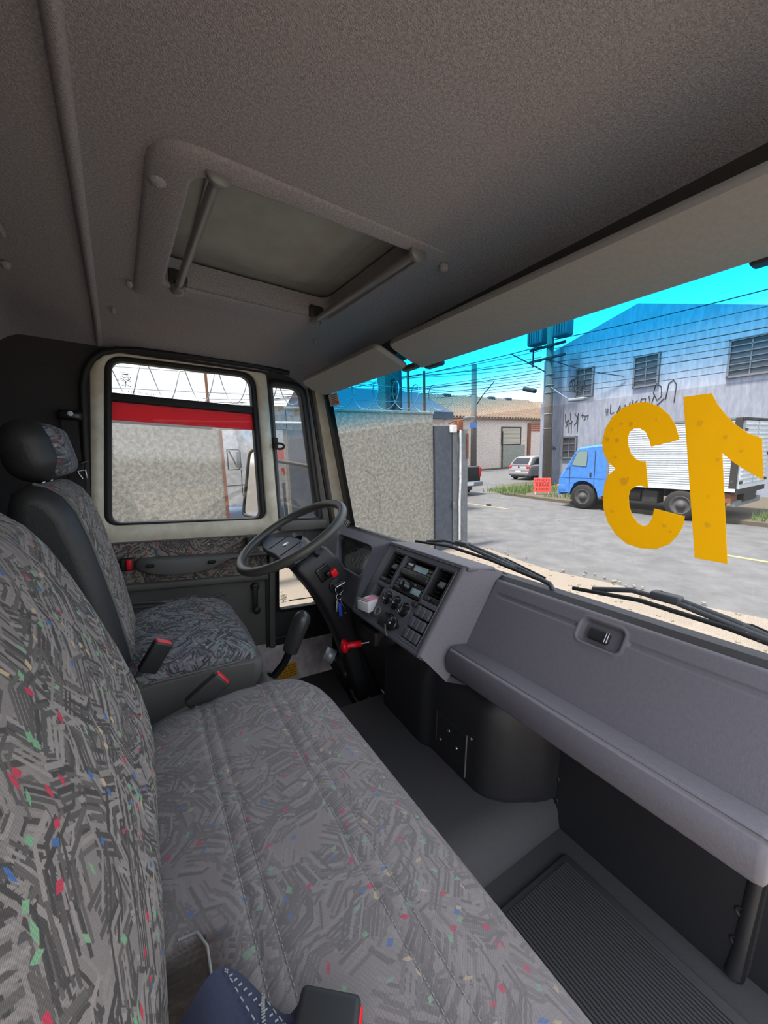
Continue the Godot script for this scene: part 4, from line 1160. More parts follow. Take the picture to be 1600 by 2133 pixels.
# ---------------------------------------------------------------- steering wheel, column, controls
func build_steering() -> void:
	var ax := Vector3(0.8554, 0.5180, 0.0)
	var ny := Vector3(-0.5180, 0.8554, 0.0)
	var T := Transform3D(Basis(ax, ny, Vector3(0, 0, 1)), Vector3(0.480, -0.272, -1.406))
	var s := thing("steering_wheel", "large worn black two-spoke steering wheel", "steering wheel", "", T)
	var c := []
	for k in 56: c.append(Vector3(0.215 * cos(TAU * k / 56), 0, 0.215 * sin(TAU * k / 56)))
	part(s, "rim", MB.new().tube(c, 0.0165, 14, true), MT.wheel, "thick worn rim")
	var rr := []
	for e in [[-0.212, -0.062, 0.020, 0.002, 0.020], [-0.185, -0.066, 0.026, -0.008, 0.024], [-0.14, -0.066, 0.036, -0.018, 0.030], [-0.08, -0.050, 0.050, -0.022, 0.036], [0.0, -0.040, 0.054, -0.022, 0.04], [0.06, -0.045, 0.052, -0.022, 0.036], [0.13, -0.064, 0.038, -0.018, 0.03], [0.185, -0.066, 0.026, -0.008, 0.024], [0.212, -0.062, 0.020, 0.002, 0.020]]:
		var r := []
		for p in rounded([[e[1] - e[2], e[3] - e[4]], [e[1] + e[2], e[3] - e[4]], [e[1] + e[2], e[3]], [e[1] - e[2], e[3]]], 0.009, 3):
			r.append(Vector3(p.x, p.y, e[0]))
		rr.append(r)
	part(s, "spoke_pad", MB.new().loft(rr, true, true, true), MT.pad, "blue-black spoke pad")
	for z in [-0.080, 0.055]:
		part(s, "pad_seam", MB.new().box(Vector3(-0.045, -0.0215, z), Vector3(0.092, 0.0025, 0.0035)), MT.deep)
	part(s, "emblem", MB.new().lathe(Vector3(-0.036, -0.022, -0.014), Vector3.UP, [[0.0135, 0], [0.0135, 0.002], [0.010, 0.003], [0, 0.0032]], 18), MT.steel, "small worn round emblem")
	part(s, "hub", MB.new().lathe(Vector3(-0.01, -0.13, 0), Vector3.UP, [[0.062, 0], [0.058, 0.05], [0.05, 0.09], [0.04, 0.105]], 24), MT.wheel)
	# column shroud
	var col := thing("steering_column", "dark plastic steering column shroud with stalk and ignition", "steering column")
	rr = []
	for e in [[0.085, 0.0, 0.060, 0.062], [0.10, 0.0, 0.074, 0.074], [0.16, 0.012, 0.078, 0.076], [0.25, 0.018, 0.076, 0.074], [0.33, 0.006, 0.066, 0.066], [0.42, -0.02, 0.048, 0.052], [0.55, -0.05, 0.038, 0.045], [0.80, -0.11, 0.034, 0.04]]:
		var r := []
		for p in rounded([[-e[2], -e[3]], [e[2], -e[3]], [e[2], e[3]], [-e[2], e[3]]], 0.022, 4):
			r.append(T.origin - ny * e[0] + ax * (p.x + e[1]) + Vector3(0, 0, p.y + 0.006))
		rr.append(r)
	part(col, "shroud", MB.new().loft(rr, true, true, true), MT.black)
	var cb := Basis(ax, -ny, Vector3(0, 0, 1))
	var o := T.origin
	var sw := part(col, "switch_bezel", MB.new().rbox(Vector3(0.578, -0.412, -1.327), Vector3(0.058, 0.062, 0.014), 0.006, cb), MT.black_gloss, "square switch bezel")
	part(sw, "switch_lever", MB.new().rbox(Vector3(0.592, -0.412, -1.312), Vector3(0.030, 0.028, 0.03), 0.008, cb), MT.black_gloss)
	part(sw, "red_cap", MB.new().rbox(Vector3(0.604, -0.408, -1.296), Vector3(0.026, 0.028, 0.022), 0.005, cb), MT.red, "bright red switch cap")
	part(col, "ignition_barrel", MB.new().lathe(Vector3(0.628, -0.470, -1.333), Vector3(0, 0, 1), [[0.030, 0], [0.030, 0.010], [0.026, 0.014], [0.018, 0.010], [0.012, 0.012], [0, 0.012]], 22), MT.black_gloss, "round ignition lock")
	part(col, "bolt", MB.new().ball(Vector3(0.676, -0.592, -1.335), Vector3.ONE * 0.006, 6), MT.steel)
	part(col, "column_tube", MB.new().cyl(Vector3(0.72, -0.72, -1.40), Vector3(0.90, -1.10, -1.40), 0.03, 14), MT.black)
	# stalks
	for e in [[-1.0, "indicator_stalk"], [1.0, "wiper_stalk"]]:
		var a := o - ny * 0.10 + Vector3(0, 0, 0.07 * e[0]) + ax * 0.02
		var b := a + Vector3(0.02, 0.03, 0.16 * e[0]) if e[0] < 0 else a + Vector3(0.0, 0.02, 0.02)
		part(col, e[1], MB.new().cyl(a, b, 0.009, 10, 0.012), MT.black)
	# bunch of keys
	var k := thing("key_bunch", "bunch of keys with a blue key hanging from the ignition", "keys")
	part(k, "ignition_key", MB.new().rbox(Vector3(0.636, -0.462, -1.308), Vector3(0.042, 0.010, 0.022), 0.004, Basis(Vector3(0, 0, 1), 0.35)), MT.steel)
	for e in [[Vector3(0.632, -0.480, -1.302), 0.017], [Vector3(0.630, -0.508, -1.300), 0.011], [Vector3(0.630, -0.527, -1.299), 0.010]]:
		var ring := []
		for i in 16: ring.append(e[0] + Vector3(e[1] * cos(TAU * i / 16), e[1] * sin(TAU * i / 16), 0.003 * sin(TAU * i / 8)))
		part(k, "ring", MB.new().tube(ring, 0.0016, 6, true), MT.steel)
	part(k, "blue_key", MB.new().rbox(Vector3(0.6355, -0.560, -1.299), Vector3(0.014, 0.056, 0.004), 0.0018, Basis(Vector3(0, 0, 1), 0.10)), MT.blue_key, "blue key")
	part(k, "key", MB.new().rbox(Vector3(0.624, -0.548, -1.303), Vector3(0.010, 0.040, 0.003), 0.0012, Basis(Vector3(0, 0, 1), -0.08)), MT.steel)
	part(k, "split_pin", MB.new().tube([Vector3(0.632, -0.520, -1.30), Vector3(0.648, -0.545, -1.298), Vector3(0.652, -0.556, -1.298)], 0.0014, 5), MT.steel)
	# red pull knob under the dash
	var rk := thing("brake_valve_knob", "bright red mushroom pull knob under the dashboard", "knob")
	var a0 := Vector3(0.668, -0.656, -1.185)
	var dr := (Vector3(0.600, -0.671, -1.225) - a0).normalized()
	part(rk, "knob", MB.new().lathe(a0, dr, [[0.0, 0], [0.0115, 0], [0.012, 0.042], [0.0135, 0.052], [0.024, 0.056], [0.026, 0.062], [0.022, 0.072], [0.010, 0.077], [0, 0.078]], 20), MT.red)
	part(rk, "stem", MB.new().cyl(a0 - dr * 0.06, a0, 0.005, 8), MT.steel)
	part(rk, "valve", MB.new().lathe(a0 - dr * 0.15, dr, [[0, 0], [0.032, 0], [0.032, 0.05], [0.026, 0.055], [0.026, 0.085], [0.012, 0.09], [0, 0.09]], 18), MT.black)
	part(rk, "bracket", MB.new().rbox(Vector3(0.76, -0.63, -1.19), Vector3(0.14, 0.06, 0.12), 0.012), MT.black)
	# pedals
	var pd := thing("pedal", "short bright steel pedal sleeve below the steering column", "pedal")
	part(pd, "sleeve", MB.new().lathe(Vector3(0.675, -0.850, -1.53), Vector3(0.75, -0.40, 0.50), [[0, 0], [0.031, 0], [0.031, 0.046], [0.027, 0.046], [0.027, 0.02], [0, 0.02]], 24), MT.zinc)
	part(pd, "stem", MB.new().cyl(Vector3(0.69, -0.86, -1.54), Vector3(0.86, -1.18, -1.56), 0.014, 10), MT.black)
	pd = thing("pedal", "ribbed black foot pedal with a pale end near the hump", "pedal")
	var pb := Basis(Vector3(0, 0, 1), 0.6) * Basis(Vector3(0, 1, 0), 0.4)
	part(pd, "pad", MB.new().rbox(Vector3(0.80, -0.99, -1.48), Vector3(0.05, 0.09, 0.085), 0.018, pb), MT.black)
	for i in 5:
		part(pd, "rib", MB.new().rbox(Vector3(0.80, -0.99, -1.48) + pb * Vector3(-0.026, -0.03 + i * 0.015, 0), Vector3(0.008, 0.006, 0.078), 0.003, pb, 1), MT.rubber)
	part(pd, "pale_end", MB.new().rbox(Vector3(0.80, -0.99, -1.48) + pb * Vector3(-0.006, -0.036, 0.043), Vector3(0.035, 0.014, 0.004), 0.002, pb, 1), MT.card)
	# gear lever
	var g := thing("gear_lever", "black gear lever with a tall bent knob and rubber boot", "gear lever")
	var path := [Vector3(0.330, -0.725, -1.205), Vector3(0.352, -0.695, -1.198), Vector3(0.375, -0.655, -1.180), Vector3(0.388, -0.612, -1.165), Vector3(0.392, -0.59, -1.16)]
	part(g, "rod", MB.new().tube(path, 0.0125, 12), MT.black_gloss)
	rr = []
	var ks := [Vector3(0.389, -0.607, -1.160), Vector3(0.392, -0.595, -1.158), Vector3(0.402, -0.56, -1.152), Vector3(0.414, -0.525, -1.148), Vector3(0.424, -0.50, -1.146), Vector3(0.428, -0.487, -1.145), Vector3(0.430, -0.478, -1.144), Vector3(0.431, -0.473, -1.144)]
	var kr := [0.026, 0.0275, 0.0285, 0.030, 0.030, 0.026, 0.017, 0.004]
	for i in ks.size():
		var up := Vector3(0.32, 0.94, 0.05).normalized()
		var sx := up.cross(Vector3(0, 0, 1)).normalized()
		var sz := sx.cross(up)
		var r := []
		for j in 20: r.append(ks[i] + (sx * cos(TAU * j / 20) * 0.92 + sz * sin(TAU * j / 20)) * kr[i])
		rr.append(r)
	part(g, "knob", MB.new().loft(rr, true, true, true), MT.knob, "tall black plastic gear knob")
	part(g, "knob_screw", MB.new().lathe(Vector3(0.401, -0.588, -1.1305), Vector3(0, 0, 1), [[0.004, 0], [0.004, 0.003], [0, 0.003]], 10), MT.deep)
	part(g, "boot_cup", MB.new().lathe(Vector3(0.318, -0.735, -1.21), Vector3(0.5, 0.85, 0.1), [[0.042, 0], [0.036, 0.02], [0.030, 0.035], [0.026, 0.042], [0.014, 0.042]], 20), MT.vinyl)
	part(g, "boot_plate", MB.new().rbox(Vector3(0.285, -0.735, -1.17), Vector3(0.17, 0.03, 0.14), 0.010, Basis(Vector3(0, 0, 1), -0.12)), MT.bootgrey, "blue-grey boot plate")

# ---------------------------------------------------------------- seats
func build_seats() -> void:
	# passenger bench
	var b := thing("passenger_bench", "double passenger bench seat in grey patterned moquette nearest the camera", "bench seat")
	var cush := [[-0.05, -0.74], [-0.05, -0.62], [-0.03, -0.587], [0.0, -0.576], [0.04, -0.566], [0.08, -0.558], [0.089, -0.5575], [0.092, -0.5592], [0.095, -0.5570], [0.106, -0.5555], [0.114, -0.5550], [0.117, -0.5567], [0.120, -0.5545], [0.134, -0.555], [0.18, -0.549], [0.228, -0.547], [0.234, -0.5472], [0.237, -0.5490], [0.240, -0.5470], [0.252, -0.5465], [0.262, -0.5472], [0.265, -0.5493], [0.268, -0.5476], [0.282, -0.549], [0.32, -0.554], [0.35, -0.563], [0.375, -0.578], [0.395, -0.602], [0.408, -0.64], [0.406, -0.70], [0.39, -0.745], [0.36, -0.76], [0.16, -0.765]]
	part(b, "cushion", pillow(cush, -0.965, -0.10, 0.13, 0.05, 60, 0.35, 0.10, -0.455, 0.044), MT.fabric_worn, "broad worn grey seat cushion with four stitched seams")
	var st := MB.new()
	for s in [[0.092, -0.5586], [0.117, -0.5561], [0.237, -0.5484], [0.265, -0.5487]]:
		for k in 98:
			var z := -0.90 + k * 0.0078
			st.box(Vector3(s[0], s[1] + 0.0012, z), Vector3(0.0008, 0.0008, 0.0045))
	var so := part(b, "stitching", st, MT.thread, "pale stitching along the cushion seams")
	so.set_meta("kind", "stuff")
	var back := [[-0.006, -0.64], [0.0, -0.60], [0.002, -0.555], [-0.004, -0.51], [-0.020, -0.44], [-0.046, -0.362], [-0.078, -0.28], [-0.110, -0.207], [-0.138, -0.152], [-0.165, -0.115], [-0.195, -0.09], [-0.235, -0.082], [-0.272, -0.10], [-0.29, -0.15], [-0.27, -0.30], [-0.20, -0.50], [-0.13, -0.66], [-0.02, -0.66]]
	part(b, "backrest", pillow(back, -0.90, -0.10, 0.06, 0.04, 30, 1.0, 0.05), MT.fabric, "reclined backrest in zigzag patterned moquette")
	# piping round the gap where the belts come through
	part(b, "gap_piping", MB.new().tube([Vector3(0.016, -0.570, -0.458), Vector3(0.036, -0.566, -0.452), Vector3(0.044, -0.565, -0.43), Vector3(0.0445, -0.565, -0.30)], 0.0016, 6), MT.thread)
	part(b, "plinth", MB.new().box(Vector3(0.14, -0.86, -0.58), Vector3(0.34, 0.24, 0.72)), MT.black)
	# driver's seat
	var d := thing("driver_chair", "driver's seat with dark vinyl sides and patterned fabric centre", "car seat")
	var dc := [[-0.10, -0.71], [-0.10, -0.60], [-0.06, -0.565], [0.0, -0.548], [0.10, -0.533], [0.18, -0.53], [0.24, -0.54], [0.275, -0.558], [0.292, -0.585], [0.290, -0.592]]
	var side := [[-0.10, -0.70], [-0.105, -0.60], [0.0, -0.588], [0.15, -0.582], [0.27, -0.588], [0.298, -0.596], [0.302, -0.63], [0.292, -0.66], [0.25, -0.685], [0.05, -0.70]]
	part(d, "cushion_base", pillow(side, -1.66, -1.115, 0.09, 0.05, 16, 0.1, 0.04), MT.vinyl, "dark grey vinyl cushion side")
	var top := [[-0.10, -0.62], [-0.06, -0.567], [0.0, -0.548], [0.06, -0.538], [0.12, -0.533], [0.18, -0.533], [0.23, -0.541], [0.265, -0.555], [0.288, -0.578], [0.296, -0.605], [0.285, -0.65], [0.15, -0.67], [-0.09, -0.67]]
	part(d, "cushion_top", pillow(top, -1.665, -1.135, 0.11, 0.085, 20, 0.8, 0.032), MT.fabric_blue, "worn bluish grey fabric seat top")
	part(d, "piping", MB.new().tube([Vector3(0.0, -0.588, -1.128), Vector3(0.10, -0.583, -1.122), Vector3(0.20, -0.583, -1.125), Vector3(0.268, -0.590, -1.150), Vector3(0.294, -0.596, -1.22), Vector3(0.300, -0.598, -1.40), Vector3(0.294, -0.598, -1.58)], 0.004, 6), MT.vinyl)
	var bb := [[-0.035, -0.60], [-0.045, -0.53], [-0.066, -0.42], [-0.092, -0.31], [-0.116, -0.215], [-0.140, -0.14], [-0.165, -0.098], [-0.195, -0.075], [-0.23, -0.070], [-0.262, -0.09], [-0.275, -0.15], [-0.25, -0.35], [-0.19, -0.60]]
	part(d, "backrest_shell", pillow(bb, -1.64, -1.20, 0.06, 0.055, 18, 1.0, 0.045), MT.vinyl_dark, "black vinyl backrest sides")
	var fr := []
	for z in span(-1.60, -1.245, 14):
		var r := []
		var k: float = clampf(minf(z + 1.605, -1.24 - z) / 0.035, 0, 1)
		for p in [[-0.035, -0.60], [-0.045, -0.53], [-0.066, -0.42], [-0.092, -0.31], [-0.116, -0.215], [-0.140, -0.14], [-0.165, -0.098], [-0.195, -0.075], [-0.215, -0.071]]:
			r.append(Vector3(p[0] + 0.010 * k - 0.004, p[1] + 0.003 * k, z))
		fr.append(r)
	part(d, "backrest_front", MB.new().loft(fr, false), MT.fabric, "patterned backrest front")
	var pl := []
	for p in [[-0.035, -0.60], [-0.045, -0.53], [-0.066, -0.42], [-0.092, -0.31], [-0.116, -0.215], [-0.140, -0.14], [-0.165, -0.098], [-0.195, -0.075], [-0.22, -0.068]]:
		pl.append(Vector3(p[0] - 0.001, p[1], -1.243))
	part(d, "piping", MB.new().tube(pl, 0.0045, 6), MT.vinyl, "pale worn piping")
	part(d, "headrest", MB.new().rbox(Vector3(-0.238, 0.012, -1.415), Vector3(0.125, 0.165, 0.25), 0.062, Basis(Vector3(0, 0, 1), 0.25), 5), MT.vinyl_dark, "black vinyl headrest")
	part(d, "headrest_front", MB.new().rbox(Vector3(-0.200, 0.016, -1.418), Vector3(0.070, 0.140, 0.205), 0.034, Basis(Vector3(0, 0, 1), 0.25), 5), MT.fabric_blue, "patterned headrest front")
	for z in [-1.47, -1.36]:
		part(d, "headrest_post", MB.new().cyl(Vector3(-0.215, -0.10, z), Vector3(-0.228, -0.03, z), 0.006, 8), MT.steel)
	var fz := MB.new()
	rng.seed = 11
	for k in 26:
		var x := 0.02 + k * 0.004 + rng.randf_range(-0.01, 0.01)
		var p := Vector3(x + 0.04, -0.536, -1.60 + rng.randf_range(-0.012, 0.012))
		fz.tube([p, p + Vector3(rng.randf_range(-0.01, 0.01), 0.008, 0), p + Vector3(rng.randf_range(-0.03, 0.03), rng.randf_range(0.008, 0.022), rng.randf_range(-0.01, 0.01))], 0.0006, 3)
	var fo := part(d, "frayed_threads", fz, MT.thread, "frayed threads on the worn seat edge")
	fo.set_meta("kind", "stuff")
	part(d, "seat_frame", MB.new().box(Vector3(0.08, -0.93, -1.46), Vector3(0.30, 0.48, 0.34)), MT.black)
	part(d, "lever", MB.new().tube([Vector3(0.25, -0.69, -1.17), Vector3(0.29, -0.70, -1.16), Vector3(0.31, -0.72, -1.155)], 0.006, 8), MT.black)

func buckle(parent_label: String, at: Vector3, up: Vector3, face: Vector3, sz: Vector3, strap: Array) -> void:
	var k := thing("belt_buckle", parent_label, "seat belt buckle", "seat belt buckles")
	var y := up.normalized()
	var z := (face - y * face.dot(y)).normalized()
	var x := y.cross(z)
	var bs := Basis(x, y, z)
	part(k, "housing", MB.new().rbox(at, sz, 0.006, bs), MT.buckle)
	var rb := part(k, "release_button", MB.new().rbox(at + y * (sz.y * 0.5 - 0.002), Vector3(sz.x * 0.84, 0.009, sz.z * 0.66), 0.003, bs), MT.red, "red release button")
	if strap.size() > 1:
		part(k, "stalk", MB.new().tube(strap, 0.011, 8), MT.vinyl)

func build_small() -> void:
	buckle("black belt buckle with red button leaning against the driver's cushion", Vector3(0.014, -0.505, -1.105), Vector3(0.45, 0.80, 0.05), Vector3(0.15, -0.1, 1), Vector3(0.046, 0.085, 0.024), [Vector3(-0.02, -0.56, -1.11), Vector3(-0.04, -0.62, -1.12)])
	buckle("black belt buckle with red button lying at the far end of the bench", Vector3(0.115, -0.552, -0.955), Vector3(0.80, 0.62, 0.05), Vector3(0.1, 0.15, 1), Vector3(0.046, 0.092, 0.026), [Vector3(0.08, -0.585, -0.955), Vector3(0.03, -0.60, -0.955), Vector3(-0.02, -0.615, -0.95)])
	buckle("large black belt buckle in the foreground at the bottom edge", Vector3(0.120, -0.530, -0.268), Vector3(0.79, -0.05, 0.61), Vector3(0.0, 1.0, 0.10), Vector3(0.066, 0.060, 0.030), [])
	# navy webbing folded over at the bench edge
	var nv := thing("belt_webbing", "crumpled navy seat belt webbing with cross stitching in the foreground", "seat belt")
	var fn := func(u: float, w: float) -> Vector3:
		var p := Vector3(-0.012, -0.565, -0.345).lerp(Vector3(0.122, -0.535, -0.300), u)
		var arch := sin(clampf(u * 1.12, 0, 1) * PI)
		return p + Vector3(0.05 * w, 0.058 * arch + 0.006 * sin(w * 5.0 + u * 7.0), 0.14 * w + 0.01 * sin(u * 9.0))
	part(nv, "strap", MB.new().sheet(span(0, 1, 22), span(-0.12, 0.9, 16), fn), MT.navy)
	var sx := MB.new()
	for k in 16:
		var t := k / 15.0
		for u in [0.50, 0.72]:
			sx.box(fn.call(u, -0.08 + 0.9 * t) + Vector3(0, 0.002, 0), Vector3(0.001, 0.001, 0.0045), Basis(Vector3(0, 1, 0), 0.35))
		for q in [[0.50 + 0.22 * t, -0.08 + 0.42 * t], [0.72 - 0.22 * t, -0.08 + 0.42 * t]]:
			sx.box(fn.call(q[0], q[1]) + Vector3(0, 0.002, 0), Vector3(0.0032, 0.001, 0.001))
	var so := part(nv, "cross_stitching", sx, MT.thread, "pale cross stitching")
	so.set_meta("kind", "stuff")
	# driver's belt on the rear pillar
	var b := thing("driver_belt", "black driver's seat belt hanging from the dark rear pillar", "seat belt")
	var an := part(b, "upper_anchor", MB.new().rbox(Vector3(-0.222, 0.160, -1.955), Vector3(0.075, 0.038, 0.04), 0.012), MT.black_gloss)
	part(an, "bolt_cap", MB.new().lathe(Vector3(-0.218, 0.166, -1.936), Vector3(0, 0.1, 1), [[0.010, 0], [0.009, 0.003], [0.004, 0.005], [0, 0.005]], 14), MT.white, "pale round bolt cap")
	part(b, "webbing", MB.new().loft([[Vector3(-0.250, 0.150, -1.950), Vector3(-0.200, 0.150, -1.950)], [Vector3(-0.240, 0.0, -1.935), Vector3(-0.192, 0.0, -1.935)], [Vector3(-0.225, -0.2, -1.93), Vector3(-0.180, -0.2, -1.93)], [Vector3(-0.20, -0.45, -1.93), Vector3(-0.155, -0.45, -1.93)]], false), MT.rubber)
	part(b, "tongue", MB.new().rbox(Vector3(-0.205, -0.030, -1.925), Vector3(0.075, 0.014, 0.012), 0.005, Basis(Vector3(0, 0, 1), 0.45)), MT.black_gloss)
	var tl := part(b, "tongue_plate", MB.new().tube([Vector3(-0.207, -0.055, -1.922), Vector3(-0.192, -0.085, -1.922), Vector3(-0.178, -0.082, -1.922), Vector3(-0.182, -0.050, -1.922)], 0.0035, 6, true), MT.steel)
	part(b, "stop_button", MB.new().lathe(Vector3(-0.210, -0.152, -1.928), Vector3(0, 0, 1), [[0.012, 0], [0.010, 0.006], [0, 0.007]], 12), MT.rubber)
	part(b, "retractor", MB.new().rbox(Vector3(-0.235, -0.09, -1.965), Vector3(0.09, 0.14, 0.03), 0.01), MT.rear)
	# driver's mirror outside the door
	var m := thing("door_mirror", "tall black framed door mirror outside the driver's window", "mirror")
	var mo := rounded([[-0.08, -0.20], [0.10, -0.215], [0.12, 0.19], [-0.02, 0.20]], [0.03, 0.03, 0.04, 0.06], 6)
	var mi := rounded([[-0.062, -0.186], [0.086, -0.200], [0.104, 0.178], [-0.006, 0.186]], [0.025, 0.025, 0.035, 0.05], 6)
	var mt := Transform3D(Basis(Vector3(0, 1, 0), -0.98), Vector3(0.545, -0.12, -2.30))
	var rr := []
	for e in [[0, -0.045], [0, 0.0], [0.3, 0.006], [1.0, 0.004], [1.0, -0.004]]:
		var r := []
		for i in mo.size():
			var p := mo[i].lerp(mi[i], e[0])
			r.append(mt * Vector3(p.x, p.y, e[1]))
		rr.append(r)
	part(m, "shell", MB.new().loft(rr, true, true, false), MT.rubber)
	part(m, "mirror_glass", MB.new().prism(mi, mt * Vector3(0, 0, -0.004), mt.basis.x, mt.basis.y, mt.basis.z * 0.002), MT.mirror, "mirror glass")
	part(m, "arm", MB.new().tube([Vector3(0.60, 0.02, -2.30), Vector3(0.74, 0.0, -2.20), Vector3(0.84, -0.02, -2.06)], 0.012, 8), MT.rubber)

# ---------------------------------------------------------------- the street outside
func street_materials() -> void:
	var blot := noise_tex(0.006, Color(0.80, 0.80, 0.80), Color(1, 1, 1), FastNoiseLite.TYPE_SIMPLEX, 7, 1024, 41)
	var grit := noise_tex(0.2, Color.BLACK, Color.WHITE, FastNoiseLite.TYPE_SIMPLEX, 4, 512, 42)
	var peb := noise_tex(0.10, Color(0.48, 0.44, 0.40), Color(1, 0.98, 0.95), FastNoiseLite.TYPE_SIMPLEX, 5, 1024, 43)
	MT.asphalt = triplanar(mat(Color(0.40, 0.405, 0.42), 0.9), blot, 0.22)
	MT.dirt = triplanar(mat(Color(0.75, 0.735, 0.715), 1.0), peb, 0.9, grit, 1.5)
	MT.pavement = triplanar(mat(Color(0.48, 0.47, 0.44), 1.0), peb, 0.5, grit, 1.0)
	MT.concrete = triplanar(mat(Color(0.66, 0.655, 0.63), 0.95), weathered(1024, 44), 0.5, grit, 0.3)
	MT.bluewall = triplanar(mat(Color(0.61, 0.635, 0.70), 0.95), noise_tex(0.012, Color(0.80, 0.81, 0.83), Color(1, 1, 1), FastNoiseLite.TYPE_SIMPLEX, 7, 1024, 45), 0.2)
	MT.bluewall.uv1_scale = Vector3(0.35, 0.07, 0.35)
	MT.plaster = triplanar(mat(Color(0.90, 0.87, 0.85), 0.95), noise_tex(0.03, Color(0.72, 0.68, 0.65), Color(1, 1, 1), FastNoiseLite.TYPE_SIMPLEX, 6, 1024, 46), 0.2)
	MT.rooftile = triplanar(mat(Color(0.56, 0.50, 0.45), 0.95), noise_tex(0.03, Color(0.55, 0.50, 0.46), Color(1, 1, 1), FastNoiseLite.TYPE_SIMPLEX, 6, 512, 47), 0.3)
	MT.shutter = mat(Color(0.68, 0.66, 0.60), 0.6)
	MT.oldwood = triplanar(mat(Color(0.70, 0.72, 0.68), 0.9), noise_tex(0.03, Color(0.5, 0.5, 0.5), Color(1, 1, 1), FastNoiseLite.TYPE_SIMPLEX, 6, 512, 48), 0.5)
	MT.brick = mat(Color(0.62, 0.34, 0.26), 0.9)
	MT.polec = triplanar(mat(Color(0.50, 0.48, 0.46), 0.95), noise_tex(0.03, Color(0.6, 0.6, 0.6), Color(1, 1, 1), FastNoiseLite.TYPE_SIMPLEX, 6, 512, 49), 1.0)
	MT.wire = mat(Color(0.10, 0.10, 0.11), 0.7)
	MT.darkwin = mat(Color(0.24, 0.25, 0.29), 0.4)
	MT.winframe = mat(Color(0.40, 0.40, 0.43), 0.8)
	MT.spray = mat(Color(0.16, 0.16, 0.19), 0.9)
	MT.bluepaint = triplanar(mat(Color(0.27, 0.50, 0.80), 0.5), noise_tex(0.02, Color(0.82, 0.86, 0.9), Color(1, 1, 1), FastNoiseLite.TYPE_SIMPLEX, 5, 512, 50), 0.5)
	MT.alu = triplanar(mat(Color(0.80, 0.83, 0.86), 0.55), noise_tex(0.02, Color(0.85, 0.85, 0.85), Color(1, 1, 1), FastNoiseLite.TYPE_SIMPLEX, 5, 512, 51), 0.5)
	MT.tyre = mat(Color(0.13, 0.13, 0.135), 0.85)
	MT.hubcap = mat(Color(0.27, 0.27, 0.28), 0.7)
	MT.chassis = mat(Color(0.18, 0.175, 0.17), 0.8)
	MT.truckglass = mat(Color(0.45, 0.53, 0.52), 0.12)
	MT.silver = mat(Color(0.52, 0.52, 0.54), 0.35)
	MT.silver.metallic = 0.3
	MT.carglass = mat(Color(0.14, 0.16, 0.19), 0.1)
	MT.taillight = mat(Color(0.72, 0.08, 0.12), 0.3)
	MT.blackpaint = mat(Color(0.09, 0.095, 0.11), 0.3)
	MT.sign = mat(Color(0.92, 0.25, 0.22), 0.6)
	MT.signink = mat(Color(0.36, 0.05, 0.07), 0.7)
	MT.grass = mat(Color(0.34, 0.44, 0.24), 0.9)
	MT.grass.backlight_enabled = true
	MT.grass.backlight = Color(0.25, 0.32, 0.12)
	MT.rust = triplanar(mat(Color(0.52, 0.33, 0.24), 0.9), blot, 2.0)
	MT.gatesteel = triplanar(mat(Color(0.30, 0.33, 0.38), 0.6), blot, 0.8)
	MT.greysteel = triplanar(mat(Color(0.46, 0.48, 0.50), 0.6), blot, 0.8)
	MT.whitepaint = triplanar(mat(Color(0.90, 0.91, 0.93), 0.45), noise_tex(0.02, Color(0.78, 0.78, 0.78), Color(1, 1, 1), FastNoiseLite.TYPE_SIMPLEX, 5, 512, 53), 0.7)
	MT.bonnet = mat(Color(0.40, 0.47, 0.58), 0.4)
	MT.roadline = mat(Color(0.56, 0.52, 0.42), 0.9)
	MT.galv = mat(Color(0.55, 0.58, 0.62), 0.45, 0.6)
	MT.darkshed = mat(Color(0.26, 0.29, 0.34), 0.95)
	MT.fixture = mat(Color(0.42, 0.44, 0.47), 0.6)

func slab_y(poly: Array, y0: float, y1: float) -> MB:
	return MB.new().prism(pv(poly), Vector3(0, y0, 0), Vector3.RIGHT, Vector3(0, 0, 1), Vector3(0, y1 - y0, 0))

func tyre(parent: Node, at: Vector3, r: float, w: float) -> void:
	var t := part(parent, "wheel", MB.new().lathe(at, Vector3(1, 0, 0), [[r * 0.6, -w * 0.5], [r * 0.9, -w * 0.5], [r, -w * 0.35], [r, w * 0.35], [r * 0.9, w * 0.5], [r * 0.6, w * 0.5]], 28), MT.tyre)
	part(t, "hub", MB.new().lathe(at - Vector3(w * 0.5, 0, 0), Vector3(-1, 0, 0), [[r * 0.62, 0.0], [r * 0.58, 0.01], [r * 0.5, -0.04], [r * 0.25, -0.02], [r * 0.22, 0.03], [0, 0.035]], 20), MT.hubcap)

func sag(a: Vector3, b: Vector3, drop: float, n := 14) -> Array:
	var p := []
	for i in n + 1:
		var t := float(i) / n
		p.append(a.lerp(b, t) - GY * drop * 4.0 * t * (1.0 - t))
	return p

func text(parent: Node, s: String, h: float, m: Material, at: Transform3D, called := "lettering") -> void:
	var t := TextMesh.new()
	var f := SystemFont.new()
	f.font_names = PackedStringArray(["Droid Sans"])
	f.font_weight = 700
	t.font = f
	t.text = s
	t.font_size = 32
	t.pixel_size = h / 24.0
	t.depth = 0.012
	var o := mpart(parent, called, t, m)
	o.transform = at

